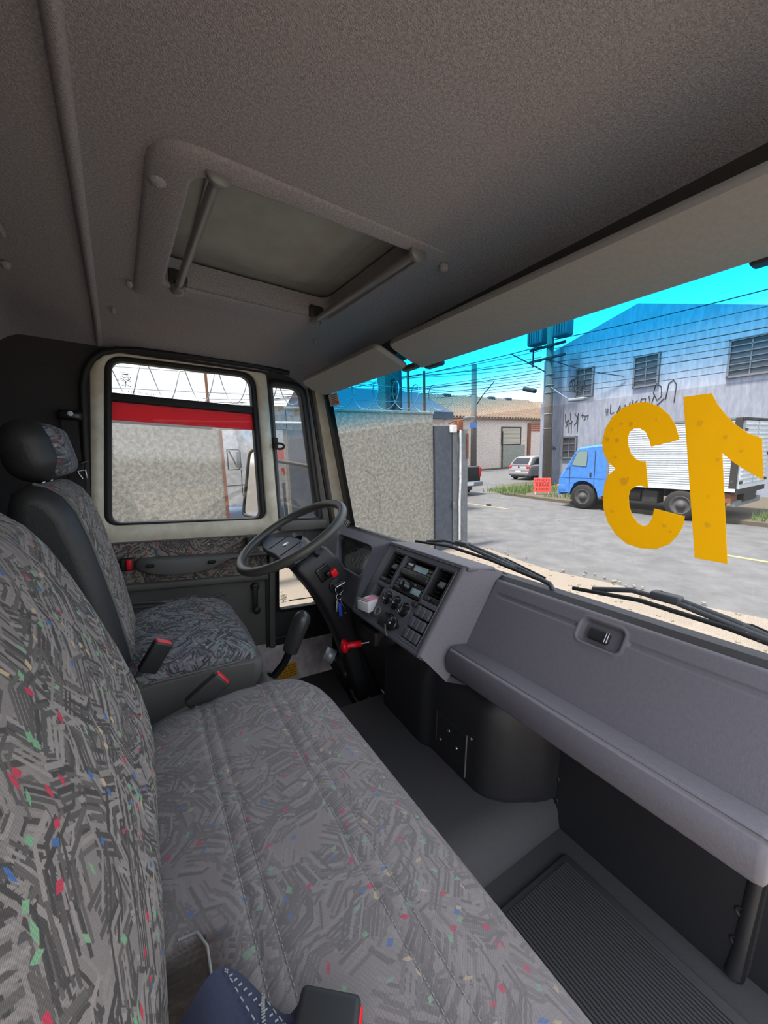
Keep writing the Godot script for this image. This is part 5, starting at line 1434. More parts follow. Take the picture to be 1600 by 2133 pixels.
func build_street() -> void:
	# ground
	var g := setting("ground", "street, dirt verge and pavement")
	g.transform = street(0, 0, 0)
	part(g, "asphalt", slab_y([[-30, 30], [120, 30], [120, -120], [-30, -120]], -0.4, 0.0), MT.asphalt, "cracked grey asphalt road")
	rng.seed = 21
	var edge := [[-20, -30], [-20, 25]]
	for k in 40:
		edge.append([5.75 + rng.randf_range(-0.18, 0.18) + (0.5 * sin(k * 0.5)) * 0.3, 25.0 - k * 0.82])
	edge.append([5.3, -9.0])
	edge.append([4.9, -30.0])
	part(g, "dirt_verge", slab_y(edge, -0.2, 0.03), MT.dirt, "pale gravelly dirt verge")
	part(g, "pavement", slab_y([[12.3, 20], [12.35, -3], [12.55, -6], [12.9, -9], [13.3, -11.3], [14.4, -13.2], [16.8, -14.1], [20, -14.3], [30, -14.8], [30, 20]], -0.2, 0.10), MT.pavement, "rough unpaved pavement")
	part(g, "far_pavement", slab_y([[10, -24.6], [60, -27.5], [60, -30], [10, -30]], -0.2, 0.12), MT.pavement)
	for e in [[10.2, -10.7, 10.45, -8.6], [8.8, -2.6, 8.8, -0.4]]:
		part(g, "road_marking", MB.new().box(Vector3((e[0] + e[2]) * 0.5, 0.004, (e[1] + e[3]) * 0.5), Vector3(0.12, 0.006, absf(e[3] - e[1]))), MT.roadline, "faded painted road line")
	for q in [[10.4, -9.6]]:
		part(g, "stone", MB.new().ball(Vector3(q[0], 0.04, q[1]), Vector3(0.08, 0.05, 0.11), 6), MT.spray)
	var st := MB.new()
	for k in 420:
		var p := Vector3(rng.randf_range(1.5, 5.9), 0.035, rng.randf_range(-5.5, 1.0))
		st.ball(p, Vector3(rng.randf_range(0.01, 0.035), rng.randf_range(0.008, 0.02), rng.randf_range(0.01, 0.035)), 3)
	part(g, "gravel", st, MT.dirt, "loose gravel on the verge").set_meta("kind", "stuff")
	# weeds round the sign and along the pavement
	var gb := MB.new()
	for k in 2600:
		var c := Vector3(rng.randf_range(13.2, 16.5), 0.08, rng.randf_range(-12.6, -8.2)) if k < 1900 else Vector3(rng.randf_range(12.5, 13.6), 0.08, rng.randf_range(-3.2, 0.0))
		if Vector2(c.x - 13.9, c.z + 9.9).length() < 0.75: c.z -= 1.4
		var hh := rng.randf_range(0.10, 0.34)
		var d := Vector3(rng.randf_range(-0.12, 0.12), hh, rng.randf_range(-0.12, 0.12))
		var s := Vector3(rng.randf_range(-1, 1), 0, rng.randf_range(-1, 1)).normalized() * 0.014
		gb.tri(c - s, c + s, c + d)
	var wd := solo("weeds", gb, MT.grass, "green weeds and grass growing on the rough pavement", "weeds", "", street(0, 0, 0))
	wd.set_meta("kind", "stuff")

	# concrete wall along the left with an opening
	var w := thing("concrete_wall", "tall weathered concrete wall along the left side of the street", "wall", "", street(0, 0, -5.9))
	part(w, "wall_section", MB.new().box(Vector3(3.40, 1.35, -0.1), Vector3(2.88, 2.74, 0.2)), MT.concrete, "stained concrete wall section seen through the windscreen")
	part(w, "wall_section", MB.new().box(Vector3(-3.5, 1.35, -0.1), Vector3(9.0, 2.80, 0.2)), MT.concrete, "scratched concrete wall section seen through the door window")
	part(w, "lintel", MB.new().box(Vector3(1.48, 2.60, -0.1), Vector3(0.98, 0.34, 0.2)), MT.concrete)
	part(w, "coping", MB.new().rbox(Vector3(3.40, 2.74, -0.1), Vector3(2.92, 0.05, 0.26), 0.015), MT.concrete)
	part(w, "opening_edge", MB.new().box(Vector3(1.005, 1.2, 0.01), Vector3(0.035, 2.42, 0.03)), MT.rust, "rusty cream edge of the opening")
	part(w, "door_rail", MB.new().cyl(Vector3(0.2, 2.52, 0.06), Vector3(2.75, 2.52, 0.06), 0.018, 8), MT.whitepaint, "white sliding door rail")
	part(w, "gate_leaf", MB.new().box(Vector3(2.36, 1.20, 0.05), Vector3(0.80, 2.42, 0.05)), MT.gatesteel, "dark steel gate leaf")
	# cracks and pale mortar runs on the wall face
	for q in [[[3.3, 1.75], [3.5, 1.62], [3.62, 1.30], [3.58, 0.95], [3.45, 0.5]], [[3.5, 1.62], [3.9, 1.72]]]:
		var pth := []
		for p in q: pth.append(Vector3(p[0], p[1], 0.002))
		part(w, "repair_seam", MB.new().tube(pth, 0.005, 5), MT.concrete)
	# things at the wall's end
	var gp := thing("gate_post", "tall blue-grey steel gate post with a white pipe at the end of the wall", "gate post", "", street(5.34, 0, -5.90))
	part(gp, "channel", MB.new().box(Vector3(-0.28, 1.25, 0), Vector3(0.42, 2.5, 0.10)), MT.gatesteel)
	part(gp, "column", MB.new().rbox(Vector3(0.24, 1.22, 0), Vector3(0.18, 2.44, 0.18), 0.01), MT.greysteel)
	part(gp, "flange", MB.new().box(Vector3(0.02, 1.22, 0.03), Vector3(0.12, 2.44, 0.05)), MT.greysteel)
	part(gp, "white_pipe", MB.new().tube([Vector3(0.10, 2.42, 0.12), Vector3(0.10, 1.4, 0.12), Vector3(0.08, 1.0, 0.12), Vector3(0.08, 0.0, 0.12)], 0.022, 10), MT.whitepaint, "white conduit pipe")
	part(gp, "rusty_cap", MB.new().rbox(Vector3(0.12, 2.50, 0.04), Vector3(0.12, 0.20, 0.16), 0.01), MT.rust)
	part(gp, "rusty_edge", MB.new().box(Vector3(0.31, 2.1, 0.10), Vector3(0.05, 0.5, 0.02)), MT.rust)
	part(gp, "padlock_plate", MB.new().rbox(Vector3(-0.05, 0.92, 0.10), Vector3(0.06, 0.16, 0.03), 0.01), MT.greysteel)
	part(gp, "junction_box", MB.new().rbox(Vector3(-0.07, 2.44, 0.10), Vector3(0.13, 0.14, 0.08), 0.01), MT.whitepaint, "white junction box")
	var fx := part(gp, "flood_lamp", MB.new().rbox(Vector3(0.36, 2.66, 0.10), Vector3(0.24, 0.05, 0.12), 0.015), MT.greysteel, "flat grey lamp head")
	part(fx, "bracket", MB.new().tube([Vector3(0.24, 2.62, 0.06), Vector3(0.0, 2.60, 0.04), Vector3(-0.1, 2.55, 0.0)], 0.015, 6), MT.rust)
	# razor wire coil with its posts
	var rw := thing("razor_wire", "coiled razor wire along the top of the concrete wall", "razor wire", "", street(0, 3.03, -6.0))
	var hx := []
	for k in 420:
		var t := k / 420.0
		hx.append(Vector3(lerpf(-1.2, 5.25, t), 0.24 * sin(t * TAU * 15.0) + 0.02 * sin(t * 40.0), 0.24 * cos(t * TAU * 15.0)))
	part(rw, "coil", MB.new().tube(hx, 0.008, 5), MT.galv)
	for x in [0.9, 2.6, 4.35, 4.72]:
		part(rw, "post", MB.new().box(Vector3(x, 0.12, 0), Vector3(0.035, 0.74, 0.035)), MT.rust)
	for y in [-0.1, 0.16]:
		part(rw, "strand", MB.new().cyl(Vector3(-1.2, y, 0), Vector3(5.25, y, 0), 0.006, 5), MT.galv)
	# tall post with raised letters behind the wall
	var kp := thing("concrete_post", "tall concrete post with vertical lettering behind the wall", "post", "", street(4.36, 0, -6.7))
	part(kp, "shaft", MB.new().rbox(Vector3(0, 2.9, 0), Vector3(0.34, 5.8, 0.3), 0.02), MT.polec)
	part(kp, "edge_bar", MB.new().box(Vector3(0.23, 2.9, 0.05), Vector3(0.07, 5.8, 0.1)), MT.gatesteel)
	text(kp, "KAO ZEO", 0.11, MT.spray, Transform3D(Basis(Vector3(0, 1, 0), Vector3(-1, 0, 0), Vector3(0, 0, 1)), Vector3(0.02, 3.15, 0.155)))
	# low buildings behind the wall
	var sh := thing("shed", "long dark shed roof behind the concrete wall", "shed", "", street(6.35, 0, -11.0))
	part(sh, "wall", MB.new().box(Vector3(0, 1.5, 0), Vector3(4.2, 3.0, 2.6)), MT.plaster)
	part(sh, "roof", MB.new().prism(pv([[-1.8, 3.0], [1.6, 3.0], [1.6, 3.2], [-0.2, 4.05], [-1.8, 3.4]]), Vector3(-2.2, 0, 0), Vector3(0, 0, 1), Vector3.UP, Vector3(4.4, 0, 0)), MT.darkshed)
	sh = thing("shed", "grey shed wall behind the opening in the concrete wall", "shed", "", street(-1.0, 0, -14.0))
	part(sh, "wall", MB.new().box(Vector3(0, 1.2, 0), Vector3(9.0, 2.4, 2.0)), MT.concrete)
	part(sh, "roof", MB.new().box(Vector3(0, 2.45, 0), Vector3(9.2, 0.12, 2.3)), MT.darkshed)
	# white truck seen through the opening
	var wt := thing("parked_truck", "white truck cab with a blue lower front seen through the wall opening", "truck", "", street(1.9, 0, -8.2))
	part(wt, "cab", MB.new().rbox(Vector3(0.0, 1.85, -0.4), Vector3(1.9, 1.9, 2.0), 0.14, Basis(), 3), MT.whitepaint)
	part(wt, "lower_front", MB.new().rbox(Vector3(0.0, 0.72, -0.35), Vector3(1.94, 0.80, 2.1), 0.12, Basis(), 3), MT.bonnet)
	part(wt, "panel_gap", MB.new().box(Vector3(0.10, 1.95, 0.606), Vector3(0.02, 1.2, 0.012)), MT.spray)
	part(wt, "panel_gap", MB.new().box(Vector3(-0.3, 1.50, 0.606), Vector3(0.8, 0.016, 0.012)), MT.spray)
	part(wt, "step", MB.new().box(Vector3(0.0, 0.36, 0.6), Vector3(1.5, 0.10, 0.3)), MT.chassis)
	var mr := part(wt, "mirror_frame", MB.new().tube([Vector3(-0.55, 2.16, 0.75), Vector3(-0.36, 2.16, 0.78), Vector3(-0.34, 2.12, 0.8), Vector3(-0.34, 1.84, 0.8), Vector3(-0.38, 1.80, 0.78), Vector3(-0.55, 1.80, 0.75)], 0.014, 6, true), MT.chassis)
	part(mr, "mirror_head", MB.new().rbox(Vector3(-0.38, 1.98, 0.80), Vector3(0.07, 0.30, 0.03), 0.012), MT.greysteel)
	part(mr, "stay", MB.new().cyl(Vector3(-0.52, 2.14, 0.76), Vector3(-0.40, 1.84, 0.79), 0.016, 6), MT.chassis)
	part(mr, "stay", MB.new().cyl(Vector3(-0.34, 1.80, 0.79), Vector3(-0.32, 1.30, 0.66), 0.008, 6), MT.chassis)
	tyre(wt, Vector3(-1.0, 0.42, -0.1), 0.42, 0.26)
	tyre(wt, Vector3(0.9, 0.42, -0.1), 0.42, 0.26)
	var bd := thing("notice_board", "white board with red squares inside the yard opening", "board", "", street(2.2, 0, -7.0))
	part(bd, "panel", MB.new().box(Vector3(0, 1.86, 0), Vector3(0.16, 0.66, 0.02)), MT.whitepaint)
	part(bd, "red_square", MB.new().box(Vector3(0, 2.05, 0.012), Vector3(0.14, 0.18, 0.01)), MT.sign)
	part(bd, "red_mark", MB.new().box(Vector3(0.02, 1.74, 0.012), Vector3(0.06, 0.14, 0.01), Basis(Vector3(0, 0, 1), 0.5)), MT.sign)
	part(bd, "leg", MB.new().box(Vector3(0, 0.75, 0), Vector3(0.05, 1.56, 0.03)), MT.greysteel)

	blue_truck()
	buildings()
	poles_and_wires()
	cars_and_sign()

func blue_truck() -> void:
	var t := thing("delivery_truck", "blue cab delivery truck with a white corrugated cargo box", "truck", "", street(13.0, 0, -5.65))
	var arch := []
	for k in 11:
		var a := PI * k / 10.0
		arch.append([-1.46 + 0.50 * cos(a), 0.42 + 0.50 * sin(a)])
	var prof := [[-0.74, 0.50]] + arch + [[-1.98, 0.50], [-2.28, 0.50], [-2.34, 0.60], [-2.34, 0.92], [-2.26, 1.12], [-1.72, 1.93], [-1.62, 1.99], [-0.95, 2.06], [-0.80, 2.06], [-0.74, 2.0]]
	var rr := []
	for e in [[-1.0, 0.06], [-0.96, 0.015], [-0.90, 0.0], [0.90, 0.0], [0.96, 0.015], [1.0, 0.06]]:
		var r := []
		for p in prof: r.append(Vector3(e[0] * (0.985 if p[1] > 1.4 else 1.0), p[1] - (e[1] if p[1] > 1.0 else 0.0), p[0] + (e[1] if p[0] < -1.8 else 0.0)))
		rr.append(r)
	var b := MB.new().loft(rr, true, false, false)
	for e in [0, 5]:
		var pg := PackedVector2Array()
		for q in rr[e]: pg.append(Vector2(q.z, q.y))
		for i in range(0, Geometry2D.triangulate_polygon(pg).size(), 3):
			var ix := Geometry2D.triangulate_polygon(pg)
			b.tri(rr[e][ix[i]], rr[e][ix[i + 1]], rr[e][ix[i + 2]])
	part(t, "cab", b, MT.bluepaint, "blue forward-control cab")
	for e in [[[[-1.86, 1.42], [-1.36, 1.38], [-1.34, 1.86], [-1.66, 1.86]], "side_window"], [[[-2.10, 1.28], [-1.92, 1.36], [-1.72, 1.80], [-1.78, 1.78]], "quarter_window"]]:
		var wn := part(t, e[1], MB.new().prism(rounded(e[0], 0.04, 3), Vector3(-1.004, 0, 0), Vector3(0, 0, 1), Vector3.UP, Vector3(-0.006, 0, 0)), MT.truckglass)
		part(wn, "rubber", MB.new().loft([ring3(rounded(e[0], 0.04, 3), Vector3(-1.002, 0, 0), Vector3(0, 0, 1), Vector3.UP), ring3(rounded(e[0], 0.04, 3), Vector3(-1.014, 0, 0), Vector3(0, 0, 1), Vector3.UP)]), MT.chassis)
	part(t, "windscreen", MB.new().loft([[Vector3(-0.85, 1.22, -2.225), Vector3(0.85, 1.22, -2.225)], [Vector3(-0.80, 1.86, -1.80), Vector3(0.80, 1.86, -1.80)]], false), MT.truckglass)
	for e in [[-1.92, 0.98, 0.012, 0.75], [-1.10, 1.20, 0.012, 1.35]]:
		part(t, "door_gap", MB.new().box(Vector3(-1.002, e[1], e[0]), Vector3(0.01, e[3], e[2])), MT.chassis)
	part(t, "door_handle", MB.new().rbox(Vector3(-1.01, 1.12, -1.22), Vector3(0.03, 0.14, 0.05), 0.01), MT.chassis)
	part(t, "waist_line", MB.new().box(Vector3(-1.003, 1.02, -1.55), Vector3(0.008, 0.02, 1.5)), MT.bluepaint)
	part(t, "headlamp_panel", MB.new().rbox(Vector3(-0.98, 0.66, -2.18), Vector3(0.06, 0.20, 0.28), 0.02), MT.bluepaint)
	part(t, "indicator", MB.new().rbox(Vector3(-0.95, 0.72, -2.35), Vector3(0.10, 0.08, 0.05), 0.015), MT.lampamber, "amber indicator")
	part(t, "bumper", MB.new().rbox(Vector3(0, 0.48, -2.33), Vector3(1.9, 0.14, 0.12), 0.03), MT.bluepaint)
	part(t, "chassis", MB.new().box(Vector3(0, 0.66, 0.7), Vector3(0.9, 0.22, 3.3)), MT.chassis)
	part(t, "air_tank", MB.new().cyl(Vector3(-0.7, 0.55, -0.45), Vector3(-0.7, 0.55, 0.2), 0.18, 14), MT.chassis)
	part(t, "battery_box", MB.new().rbox(Vector3(-0.7, 0.55, 0.45), Vector3(0.4, 0.35, 0.4), 0.02), MT.chassis)
	tyre(t, Vector3(-0.88, 0.40, -1.46), 0.40, 0.24)
	tyre(t, Vector3(0.88, 0.40, -1.46), 0.40, 0.24)
	tyre(t, Vector3(-0.85, 0.40, 1.25), 0.40, 0.36)
	tyre(t, Vector3(0.85, 0.40, 1.25), 0.40, 0.36)
	# cargo box: corrugated sides, dark corner posts, rear doors
	var bx := part(t, "cargo_box", MB.new().box(Vector3(0, 1.71, 0.80), Vector3(1.90, 1.66, 3.0)), MT.alu, "white corrugated cargo box")
	var n := 27
	for s in [-1.0, 1.0]:
		var rows := []
		for i in n * 4:
			var f: float = [0.0, 0.022, 0.022, 0.0][i % 4]
			var y: float = 0.90 + 1.64 * (i / 4 + [0.0, 0.15, 0.6, 0.75][i % 4]) / n
			rows.append([Vector3(s * (0.975 + f), y, -0.68), Vector3(s * (0.975 + f), y, 2.20)])
		part(bx, "corrugated_side", MB.new().loft(rows, false, false, false, false), MT.alu)
	part(bx, "corner_post", MB.new().box(Vector3(-0.985, 1.70, 2.26), Vector3(0.05, 1.75, 0.13)), MT.chassis)
	part(bx, "corner_post", MB.new().box(Vector3(0.985, 1.70, 2.26), Vector3(0.05, 1.75, 0.13)), MT.chassis)
	part(bx, "front_post", MB.new().box(Vector3(-0.985, 1.70, -0.70), Vector3(0.05, 1.70, 0.06)), MT.greysteel)
	part(bx, "roof_rail", MB.new().box(Vector3(-0.985, 2.56, 0.8), Vector3(0.05, 0.05, 3.05)), MT.greysteel)
	part(bx, "bottom_rail", MB.new().box(Vector3(-0.985, 0.86, 0.8), Vector3(0.06, 0.08, 3.05)), MT.alu)
	part(bx, "marker_lamp", MB.new().box(Vector3(-1.02, 0.93, 1.9), Vector3(0.01, 0.05, 0.16)), MT.taillight)
	for k in 2:
		var x := -0.46 + k * 0.92
		var dr := part(t, "rear_door", MB.new().box(Vector3(x, 1.70, 2.335), Vector3(0.88, 1.62, 0.05)), MT.alu, "white rear door")
		var rows := []
		for i in 14:
			part(dr, "rib", MB.new().rbox(Vector3(x, 1.02 + i * 0.108, 2.365), Vector3(0.84, 0.055, 0.02), 0.008, Basis(), 1), MT.alu)
		for y in [1.05, 1.70, 2.3]:
			part(dr, "hinge", MB.new().rbox(Vector3(x + (0.42 if k else -0.42), y, 2.38), Vector3(0.10, 0.07, 0.04), 0.01), MT.chassis)
	part(t, "rear_header", MB.new().box(Vector3(0, 2.55, 2.33), Vector3(1.98, 0.06, 0.08)), MT.chassis)
	part(t, "rear_sill", MB.new().box(Vector3(0, 0.82, 2.30), Vector3(1.98, 0.12, 0.12)), MT.chassis)
	part(t, "rear_bumper", MB.new().box(Vector3(0, 0.52, 2.28), Vector3(1.8, 0.14, 0.08)), MT.greysteel)
	part(t, "tail_panel", MB.new().box(Vector3(-0.75, 0.66, 2.1), Vector3(0.4, 0.24, 0.3)), MT.rust)

func barred_window(parent: Node, z0: float, z1: float, y0: float, y1: float, bars: int) -> void:
	var c := Vector3(-0.02, (y0 + y1) * 0.5, (z0 + z1) * 0.5)
	var w := part(parent, "window", MB.new().box(c, Vector3(0.05, y1 - y0, z1 - z0)), MT.darkwin, "dark barred window")
	for e in [[z0, 0.07, y0, y1], [z1, 0.07, y0, y1]]:
		part(w, "jamb", MB.new().box(Vector3(-0.05, c.y, e[0]), Vector3(0.10, y1 - y0 + 0.08, 0.07)), MT.winframe)
	for y in [y0, y1]:
		part(w, "sill", MB.new().box(Vector3(-0.05, y, c.z), Vector3(0.10, 0.07, z1 - z0 + 0.08)), MT.winframe)
	for k in bars:
		part(w, "bar", MB.new().box(Vector3(-0.06, lerpf(y0, y1, (k + 1.0) / (bars + 1)), c.z), Vector3(0.03, 0.035, z1 - z0)), MT.winframe)
	part(w, "bar", MB.new().box(Vector3(-0.06, c.y, c.z), Vector3(0.03, y1 - y0, 0.035)), MT.winframe)

func scrawl(parent: Node, strokes: Array, o: Vector2, k: float, m: Material) -> void:
	# sprayed strokes on the facade that faces -x: strokes run to the right with z
	for s in strokes:
		var p := []
		for q in s: p.append(Vector3(-0.012, o.y + q[1] * k, o.x + q[0] * k))
		part(parent, "graffiti_stroke", MB.new().tube(p, 0.017, 5), m)

func buildings() -> void:
	var b := thing("warehouse", "tall blue-grey gabled building behind the blue truck", "building", "", street(18.0, 0, -8.7))
	part(b, "facade", MB.new().prism(pv([[-4.3, -0.2], [9.0, -0.2], [9.0, 4.4], [4.0, 6.42], [0.0, 7.72], [-3.9, 6.66], [-4.3, 6.3]]), Vector3.ZERO, Vector3(0, 0, 1), Vector3.UP, Vector3(14, 0, 0)), MT.bluewall, "stained blue-grey gable facade")
	part(b, "corner_strip", MB.new().box(Vector3(-0.02, 2.0, -4.27), Vector3(0.1, 4.4, 0.2)), MT.bluewall)
	barred_window(b, -2.48, -1.70, 4.32, 5.55, 4)
	barred_window(b, 0.06, 0.96, 4.38, 5.58, 4)
	barred_window(b, 3.17, 4.35, 4.26, 5.49, 5)
	barred_window(b, -3.07, -2.37, 1.45, 2.47, 2)
	part(b, "panel_joint", MB.new().box(Vector3(-0.01, 3.4, -3.12), Vector3(0.02, 1.9, 0.025)), MT.winframe)
	part(b, "downpipe", MB.new().cyl(Vector3(-0.06, 0.1, -4.05), Vector3(-0.06, 2.6, -4.1), 0.05, 8), MT.winframe)
	# tags
	scrawl(b, [[[0, 0.9], [0.05, 0.35], [0.2, 0.2], [0.05, 0.0]], [[0.12, 0.35], [0.3, 0.5]], [[0.4, 0.95], [0.42, 0.5], [0.55, 0.35], [0.35, 0.2]], [[0.3, 0.4], [0.32, -0.4]], [[0.5, 0.3], [0.5, -0.45]], [[0.7, 0.9], [0.9, 0.6], [1.0, 0.9]], [[0.9, 0.6], [0.85, 0.25], [0.7, 0.1]], [[0.95, 0.85], [0.95, -0.4]]], Vector2(-3.02, 2.95), 0.7, MT.spray)
	scrawl(b, [[[0, 0.3], [0.2, 0.25]], [[0.1, 0.4], [0.1, 0.1]], [[0.25, 0.25], [0.3, 0.0], [0.2, -0.05]], [[0.3, 0.2], [0.5, 0.25], [0.45, 0.0]]], Vector2(-2.2, 3.25), 0.7, MT.spray)
	scrawl(b, [[[0, 0.4], [0.25, 0.5]], [[0.1, 0.6], [0.15, 0.2]], [[0.25, 0.3], [0.2, 0.0]], [[0.35, 0.35], [0.4, 0.05], [0.3, 0.0]], [[0.5, 0.3], [0.65, 0.25], [0.5, 0.1], [0.65, 0.0]], [[0.7, 0.2], [0.8, 0.0]]], Vector2(-3.95, 1.85), 0.6, MT.spray)
	scrawl(b, [[[0, 0.5], [0.0, 0.0], [0.2, 0.05]], [[0.35, 0.0], [0.5, 0.4], [0.6, 0.05], [0.42, 0.2]], [[0.75, 0.4], [0.8, 0.05], [0.95, 0.1], [1.0, 0.5]], [[1.1, 0.1], [1.15, 0.6], [1.15, 0.3], [1.35, 0.55]], [[1.45, 0.1], [1.55, 0.6], [1.75, 0.6], [1.7, 0.1]], [[1.9, 0.7], [2.0, 0.1], [2.15, 0.75]], [[2.3, 0.2], [2.6, 0.5]]], Vector2(-0.85, 3.40), 0.8, MT.spray)
	scrawl(b, [[[0, 0.9], [-0.1, 0.4], [0.1, 0.0], [0.3, 0.2], [0.25, 0.7], [0.0, 0.9]], [[0.5, 0.0], [0.6, 0.8], [0.8, 0.95], [0.95, 0.7], [0.9, -0.2]]], Vector2(0.9, 3.75), 0.75, MT.spray)
	part(b, "wall_lamp", MB.new().box(Vector3(-0.04, 3.55, -1.0), Vector3(0.05, 0.16, 0.1)), MT.winframe)
	# far depot with a ribbed roof
	var w := thing("depot", "old white depot with brown corrugated roof and a roller shutter", "building", "", street(30.0, 0, -26.0))
	part(w, "wall", MB.new().box(Vector3(0, 2.4, -4.0), Vector3(24, 4.9, 8.0)), MT.plaster, "rough white plaster wall")
	var n := 40
	for i in n:
		var x := -7.5 + i * 0.40
		part(w, "roof_rib", MB.new().prism(pv([[x - 0.17, 0], [x - 0.09, 0.13], [x + 0.09, 0.13], [x + 0.17, 0]]), Vector3(0, 4.80, 0.35), Vector3.RIGHT, Vector3(0, 0.83, 0.56), Vector3(0, 2.40, -3.95)), MT.rooftile)
	part(w, "roof_deck", MB.new().prism(pv([[0.4, 4.78], [-3.6, 7.2], [-7.8, 4.78]]), Vector3(-12, 0, 0), Vector3(0, 0, 1), Vector3.UP, Vector3(24, 0, 0)), MT.rooftile)
	for x in [-4.2, -0.6, 2.0, 4.6]:
		part(w, "roof_vent", MB.new().rbox(Vector3(x, 7.2, -3.4), Vector3(0.9, 0.35, 0.5), 0.12), MT.darkshed)
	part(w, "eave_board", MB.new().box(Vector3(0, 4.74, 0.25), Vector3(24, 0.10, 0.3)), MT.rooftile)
	part(w, "shutter_box", MB.new().box(Vector3(1.2, 3.15, 0.02), Vector3(2.9, 1.75, 0.06)), MT.chassis)
	for i in 12:
		part(w, "shutter_slat", MB.new().rbox(Vector3(1.15, 2.42 + i * 0.132, 0.07), Vector3(2.6, 0.122, 0.05), 0.02, Basis(), 1), MT.shutter)
	part(w, "boarded_door", MB.new().box(Vector3(1.5, 1.22, 0.04), Vector3(3.4, 2.1, 0.08)), MT.oldwood, "pale boarded doorway")
	part(w, "door_post", MB.new().box(Vector3(-0.15, 1.8, 0.08), Vector3(0.10, 3.6, 0.1)), MT.chassis)
	part(w, "brown_stain_post", MB.new().box(Vector3(3.85, 2.2, 0.05), Vector3(0.45, 4.4, 0.1)), MT.rust)
	for i in 6:
		for j in 5:
			part(w, "brick", MB.new().box(Vector3(4.30 + i * 0.29, 3.68 + j * 0.19, 0.03), Vector3(0.22, 0.13, 0.1)), MT.brick)
	part(w, "brick_bed", MB.new().box(Vector3(5.0, 4.06, 0.01), Vector3(1.8, 1.0, 0.05)), MT.plaster)

